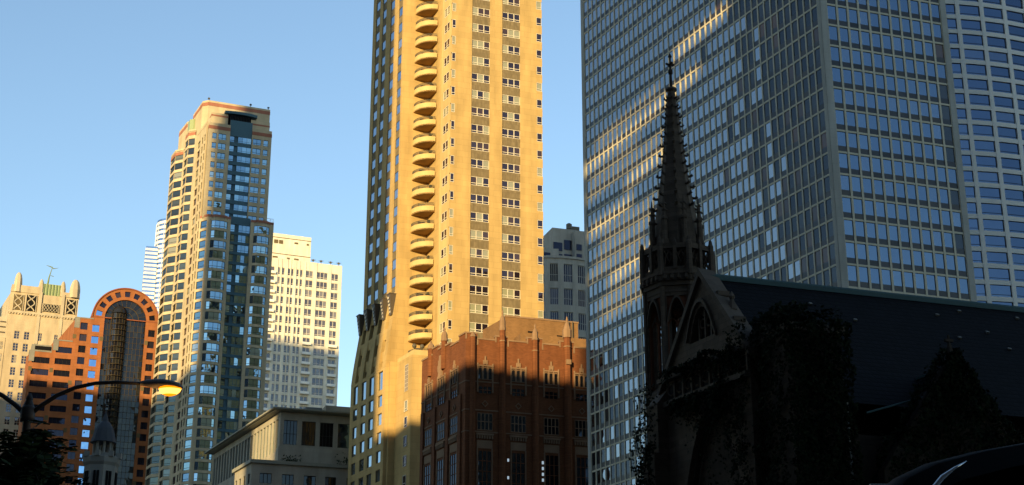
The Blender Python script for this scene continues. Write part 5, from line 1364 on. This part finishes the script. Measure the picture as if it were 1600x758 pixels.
# ------------------------------------------------------------ street lamp
root = bpy.data.objects.new('street_lamp', None); COL.objects.link(root); root.location = (-9.66, 30.0, 0.13)
tag(root, 'dark twin arm street lamp glowing orange at its right head', 'street lamp')
mb = MB(); mb.lathe(0, 0, [(.2, 0), (.2, .6), (.13, .8), (.095, 4), (.08, 8.2), (.1, 8.25), (.11, 8.55), (.07, 8.65), (.05, 8.72)], 12, M['pole'])
mb.build('pole', root, True)
mb = MB(); mb.lathe(0, 0, [(.14, 8.22), (.15, 8.3), (.15, 8.48), (.1, 8.56)], 10, M['pole']); mb.lathe(0, 0, [(.05, 8.6), (.08, 8.68), (.03, 8.8)], 8, M['pole']); mb.build('bracket', root, True)
for s in (1, -1):
    mb = MB(); mb.tube([(s * .04, 0, 8.36), (s * .25, 0, 8.55), (s * .55, 0, 8.76), (s * .9, 0, 8.92), (s * 1.3, 0, 9.01), (s * 1.7, 0, 9.03), (s * 2.25, 0, 9.0)], [.05, .048, .046, .044, .04, .038, .035], 8, M['pole']); mb.build('arm', root, True)
    hd = MB()
    secs = [(2.2, .05, .05, 9.0), (2.3, .085, .075, 9.0), (2.48, .14, .105, 8.99), (2.66, .18, .11, 8.98), (2.84, .19, .095, 8.965), (2.98, .15, .065, 8.945), (3.05, .05, .02, 8.925)]
    rings = []
    for x, ry, rz, zc in secs: rings.append([hd.p((s * x, ry * math.cos(2 * math.pi * k / 14), zc + (rz if math.sin(2 * math.pi * k / 14) > 0 else rz * .75) * math.sin(2 * math.pi * k / 14))) for k in range(14)])
    for a, b in zip(rings, rings[1:]):
        for i in range(14):
            j = (i + 1) % 14; hd.f.append([a[i], a[j], b[j], b[i]]); hd.m.append(M['lamp_head']); hd.r.append(0)
    hd.f.append(rings[0]); hd.m.append(M['lamp_head']); hd.r.append(0); hd.f.append(rings[-1]); hd.m.append(M['lamp_head']); hd.r.append(0)
    ho = hd.build('lamp_head', root, True)
    ln = MB()
    rr = [(1.0, 0.0), (.97, -.25), (.85, -.55), (.6, -.82), (.3, -.97), (.02, -1.0)]
    rings = []
    for f, dz in rr: rings.append([ln.p((s * (2.8 + .235 * f * math.cos(2 * math.pi * k / 18)), .15 * f * math.sin(2 * math.pi * k / 18), 8.93 + .185 * dz)) for k in range(18)])
    for ri, (a, b) in enumerate(zip(rings, rings[1:])):
        for i in range(18):
            j = (i + 1) % 18; ln.f.append([a[i], a[j], b[j], b[i]]); ln.m.append((M['lamp_hot'] if ri in (1, 2) and math.cos(2 * math.pi * (i - 12.5) / 18) > -.2 else M['lamp_lens']) if s > 0 else M['lamp_head']); ln.r.append(0)
    ln.build('lens', ho, True)
    if s > 0:
        pl_ = bpy.data.lights.new('lamp_glow', 'POINT'); pl_.energy = 12; pl_.color = (1, .5, .12); pl_.shadow_soft_size = .12; po_ = bpy.data.objects.new('lamp_glow', pl_); COL.objects.link(po_); po_.parent = root; po_.location = (2.75, 0, 8.68)

# ------------------------------------------------------------ tree
def frond_tree(loc, name, label, K=1.2):
    root = bpy.data.objects.new(name, None); COL.objects.link(root); root.location = loc; tag(root, label, 'tree')
    tk = MB(K); rt = random.Random(5)
    tips = []
    tk.tube([(0, 0, 0), (.03, .05, 1.2), (-.05, .02, 2.4), (.02, 0, 3.3)], [.16, .13, .11, .09], 9, M['bark'])
    for i in range(70):
        d_ = Vector((rt.gauss(0, 1), rt.gauss(0, 1), rt.gauss(0, 1))).normalized() * (rt.random() ** .4); tips.append(Vector((d_.x * .55 + .05, d_.y * .6, 4.2 + d_.z * .95)))
    for i in range(15):
        a = rt.uniform(0, 6.28); z0 = rt.uniform(2.3, 3.4); ln = rt.uniform(.9, 1.7); up = rt.uniform(.7, 1.75)
        a = a if math.cos(a) < .5 else a + 2.2; p0 = Vector((0, 0, z0)); p1 = p0 + Vector((math.cos(a) * ln * .45, math.sin(a) * ln * .45, up * .6)); p2 = p0 + Vector((math.cos(a) * ln, math.sin(a) * ln, up))
        tk.tube([p0, p1, p2], [.05, .03, .012], 6, M['bark'])
        for k in range(9):
            t = rt.uniform(.3, 1); q = p0.lerp(p1, t * 2) if t < .5 else p1.lerp(p2, t * 2 - 1)
            d = Vector((rt.gauss(0, 1), rt.gauss(0, 1), rt.gauss(.15, .5))).normalized() * rt.uniform(.3, .8)
            tk.tube([q, q + d * .6, q + d + Vector((0, 0, -.1))], [.012, .008, .004], 4, M['bark']); tips += [q + d, q + d * .7, q + d * .4]
    tk.build('trunk', root)
    lf = MB(K); rnd = rt
    tips = [q for q in tips if not (q.x > .7 and (q.z > 4.35 or rt.random() < .3)) and q.z < 5.5]
    for q in tips:
        for k in range(9):
            d = Vector((rnd.gauss(0, 1), rnd.gauss(0, 1), rnd.gauss(-.1, .6))).normalized(); L_ = rnd.uniform(.18, .34); s = q + Vector((rnd.gauss(0, .12), rnd.gauss(0, .12), rnd.gauss(0, .12)))
            side = d.cross(Vector((0, 0, 1)));
            if side.length < .1: continue
            side.normalize(); n = side.cross(d)
            for i in range(7):
                c = s + d * (L_ * i / 6.0) + Vector((0, 0, -.08 * (i / 6.0) ** 2))
                for sg in (-1, 1):
                    lf.rnd = rnd.random(); o2 = side * sg
                    a_, b_ = c + o2 * .006, c + o2 * .085 + d * .02; w_ = d * .016 + n * rnd.uniform(-.01, .01)
                    lf.face([a_ - w_, a_ + w_, b_ + w_, b_ - w_], M['leaf'])
    lf.build('crown', root)
    return root
frond_tree((-7.05, 22.0, 0.13), 'locust_tree', 'dark feathery street tree standing beside the lamp pole at the lower left')

# ------------------------------------------------------------ black van close by
root = bpy.data.objects.new('parked_van', None); COL.objects.link(root); root.location = (0.62, 3.0, 0.0)
tag(root, 'black van with a glossy rounded roof at the lower right corner', 'van')
prof = [(-.55, .35), (-.62, .8), (-.55, 1.12), (-.3, 1.25), (0.02, 1.62), (.10, 1.94), (.155, 2.0), (.22, 2.03), (.32, 2.055), (.45, 2.078), (.75, 2.10), (1.4, 2.13), (2.6, 2.14), (3.6, 2.1), (4.0, 1.98), (4.2, 1.3), (4.25, .7), (4.2, .35)]
mb = MB(); ys = [(0.0, .05), (.03, .012), (.1, 0.0), (1.75, 0.0), (1.85, .02), (1.9, .06)]
rings = []
for y, ins in ys: rings.append([mb.p((x + (ins if x < 2 else -ins), y, z - (ins if z > 1 else 0))) for x, z in prof])
for a, b in zip(rings, rings[1:]):
    for i in range(len(prof)):
        j = (i + 1) % len(prof); mb.f.append([a[i], a[j], b[j], b[i]]); mb.m.append(M['car_paint']); mb.r.append(0)
mb.f.append(rings[0]); mb.m.append(M['car_paint']); mb.r.append(0); mb.f.append(rings[-1][::-1]); mb.m.append(M['car_paint']); mb.r.append(0)
mb.build('body', root, True)
for y in (-.012, 1.9):
    for x0, x1 in ((.3, 1.4), (1.5, 2.7), (2.8, 3.9)):
        mb = MB(); mb.hexa([(x0 - .12 * (x0 < .5), y, 1.3), (x1, y, 1.3), (x1, y + .014, 1.3), (x0 - .12 * (x0 < .5), y + .014, 1.3), (x0 + .12 * (x0 < .5), y + .01, 1.9), (x1, y + .01, 1.9), (x1, y + .022, 1.9), (x0 + .12 * (x0 < .5), y + .022, 1.9)], M['car_glass']); mb.build('side_window', root)
mb = MB(); mb.hexa([(-.27, .15, 1.29), (-.27, 1.75, 1.29), (-.25, 1.75, 1.27), (-.25, .15, 1.27), (.085, .2, 1.91), (.085, 1.7, 1.91), (.105, 1.7, 1.89), (.105, .2, 1.89)], M['car_glass']); mb.build('windscreen', root)
mb = MB(); mb.tube([(.18, -.008, 1.9), (.2, -.008, 1.955), (.225, -.008, 1.982), (.25, -.008, 2.0), (.275, -.008, 2.014)], [.004, .006, .006, .003, .001], 8, M['chrome']); mb.build('window_trim', root, True)
mb = MB(); mb.box(.085, .12, .004, .02, 1.955, 1.972, M['chrome']); mb.build('windscreen_glint', root)  # chrome chip imitating a glint on the windscreen
for x in (.35, 3.3):
    for y in (0.02, 1.66):
        w = bpy.data.objects.new('wheel', None)
        mb = MB(); n = 20
        pts = [mb.p((x + .36 * math.cos(2 * math.pi * k / n), y, .36 + .36 * math.sin(2 * math.pi * k / n))) for k in range(n)]; pt2 = [mb.p((x + .36 * math.cos(2 * math.pi * k / n), y + .22, .36 + .36 * math.sin(2 * math.pi * k / n))) for k in range(n)]
        for i in range(n):
            j = (i + 1) % n; mb.f.append([pts[i], pts[j], pt2[j], pt2[i]]); mb.m.append(M['rubber']); mb.r.append(0)
        mb.f.append(pts); mb.m.append(M['rubber']); mb.r.append(0); mb.f.append(pt2[::-1]); mb.m.append(M['rubber']); mb.r.append(0)
        wo = mb.build('wheel', root)
        mb = MB(); mb.tube([(x, y - .01, .36), (x, y + .23, .36)], .2, 14, M['chrome']); mb.build('rim', wo)
for y in (.15, 1.55):
    mb = MB(); mb.box(-.63, -.5, y, y + .25, .85, 1.0, M['chrome']); mb.build('headlight', root)
    mb = MB(); mb.box(4.15, 4.27, y, y + .2, .9, 1.3, M['red_lens']); mb.build('tail_light', root)

# ------------------------------------------------------------ unseen blocks, added and sized so their rooflines throw the evening shade
def block(u0, u1, s0, depth, hgt, label, mat=None):
    r = (math.cos(R(20)), -math.sin(R(20))); d = (math.sin(R(20)), math.cos(R(20)))
    uc = u0; X, Y = u0 * r[0] + s0 * d[0], u0 * r[1] + s0 * d[1]
    root = bpy.data.objects.new('shade_block', None); COL.objects.link(root); root.location = (X, Y, 0); root.rotation_euler = (0, 0, R(-20))
    tag(root, label, 'building', 'added shade blocks outside the view')
    w = u1 - u0; mb = MB(); mt = mat or M['block_dark']
    mb.box(0, w, -depth, 0, 0, hgt, mt); mb.build('wall', root)
    mb = MB(); n = max(1, int(w / 5)); z = 6
    while z < hgt - 5:
        for i in range(n): mb.rnd = random.random(); x = (i + .5) * w / n; mb.box(x - w / n * .35, x + w / n * .35, 0.0, .05, z, z + 2.2, G_ARCH)
        z += 4.0
    o = mb.build('window', root)
    if o: o['kind'] = 'stuff'
S0 = 0
block(-289.3, -250, S0, 60, 161, 'wide grey block added outside the view to cast shade, second from the far end')
block(-335, -289.3, S0 - 5, 60, 277, 'tall slab added outside the view to cast shade, at the far end')
block(-250, -216, S0, 60, 148.5, 'grey block added outside the view to cast shade, next to the wide one')
block(-216.2, -187.4, S0 - 4, 60, 142.6, 'narrow grey block added outside the view to cast shade, beside the tallest slab')
block(-187.6, -152.5, S0, 60, 420, 'tallest slab added outside the view to cast shade, farther half')
block(-152.8, -142.0, S0 - 8, 60, 57, 'low block added outside the view, leaving a sunlight gap between two tall slabs')
block(-142.2, -113.0, S0, 60, 420, 'tallest slab added outside the view to cast shade, nearer half')
block(-113.2, -87.6, S0 - 3, 60, 98.2, 'mid height block added outside the view to cast shade')
block(-87.7, -62.5, S0, 60, 87.3, 'mid height brick toned block added outside the view to cast shade', M['brick_tan'])
def slotted_slab(u0, u1, s0, depth, hgt, opens, label):  # added unseen slab, slots shaped to throw gold sun streaks
    r = (math.cos(R(20)), -math.sin(R(20))); d = (math.sin(R(20)), math.cos(R(20)))
    root = bpy.data.objects.new('shade_block', None); COL.objects.link(root); root.location = (u0 * r[0] + s0 * d[0], u0 * r[1] + s0 * d[1], 0); root.rotation_euler = (0, 0, R(-20))
    tag(root, label, 'building', 'added shade blocks outside the view')
    mb = MB(); w = u1 - u0; z = 0
    for z0, z1, a, b in opens:
        mb.box(0, w, -depth, 0, z, z0, M['block_dark'])
        mb.box(0, a - u0, -depth, 0, z0, z1, M['block_dark']); mb.box(b - u0, w, -depth, 0, z0, z1, M['block_dark']); z = z1
    mb.box(0, w, -depth, 0, z, hgt, M['block_dark']); mb.build('wall', root)
opens = []
z = 98.6
while z < 128:
    h_ = .62; a_, b_ = -57.5 + random.uniform(0, 3), -46 + random.uniform(-2, 6)
    for zc, a2, b2 in ((103.1, -53.5, -44.5), (111.3, -57, -49), (113.3, -50, -41), (121.3, -58, -37), (126, -41, -32)):
        if abs(z - zc) < 1.0: h_, a_, b_ = 1.5, a2, b2
    opens.append((z, z + h_, a_, b_)); z += h_ + 1.35
slotted_slab(-62.7, -20.0, -60, 1.0, 300, opens, 'slim slab added close behind the viewer, slotted to pass streaks of sun')
block(-21.5, 120, -64, 40, 380, 'broad dark tower added close behind the viewer to cast shade')
block(121, 260, -60, 40, 130, 'long dark block added behind the viewer to the right to cut sky light')
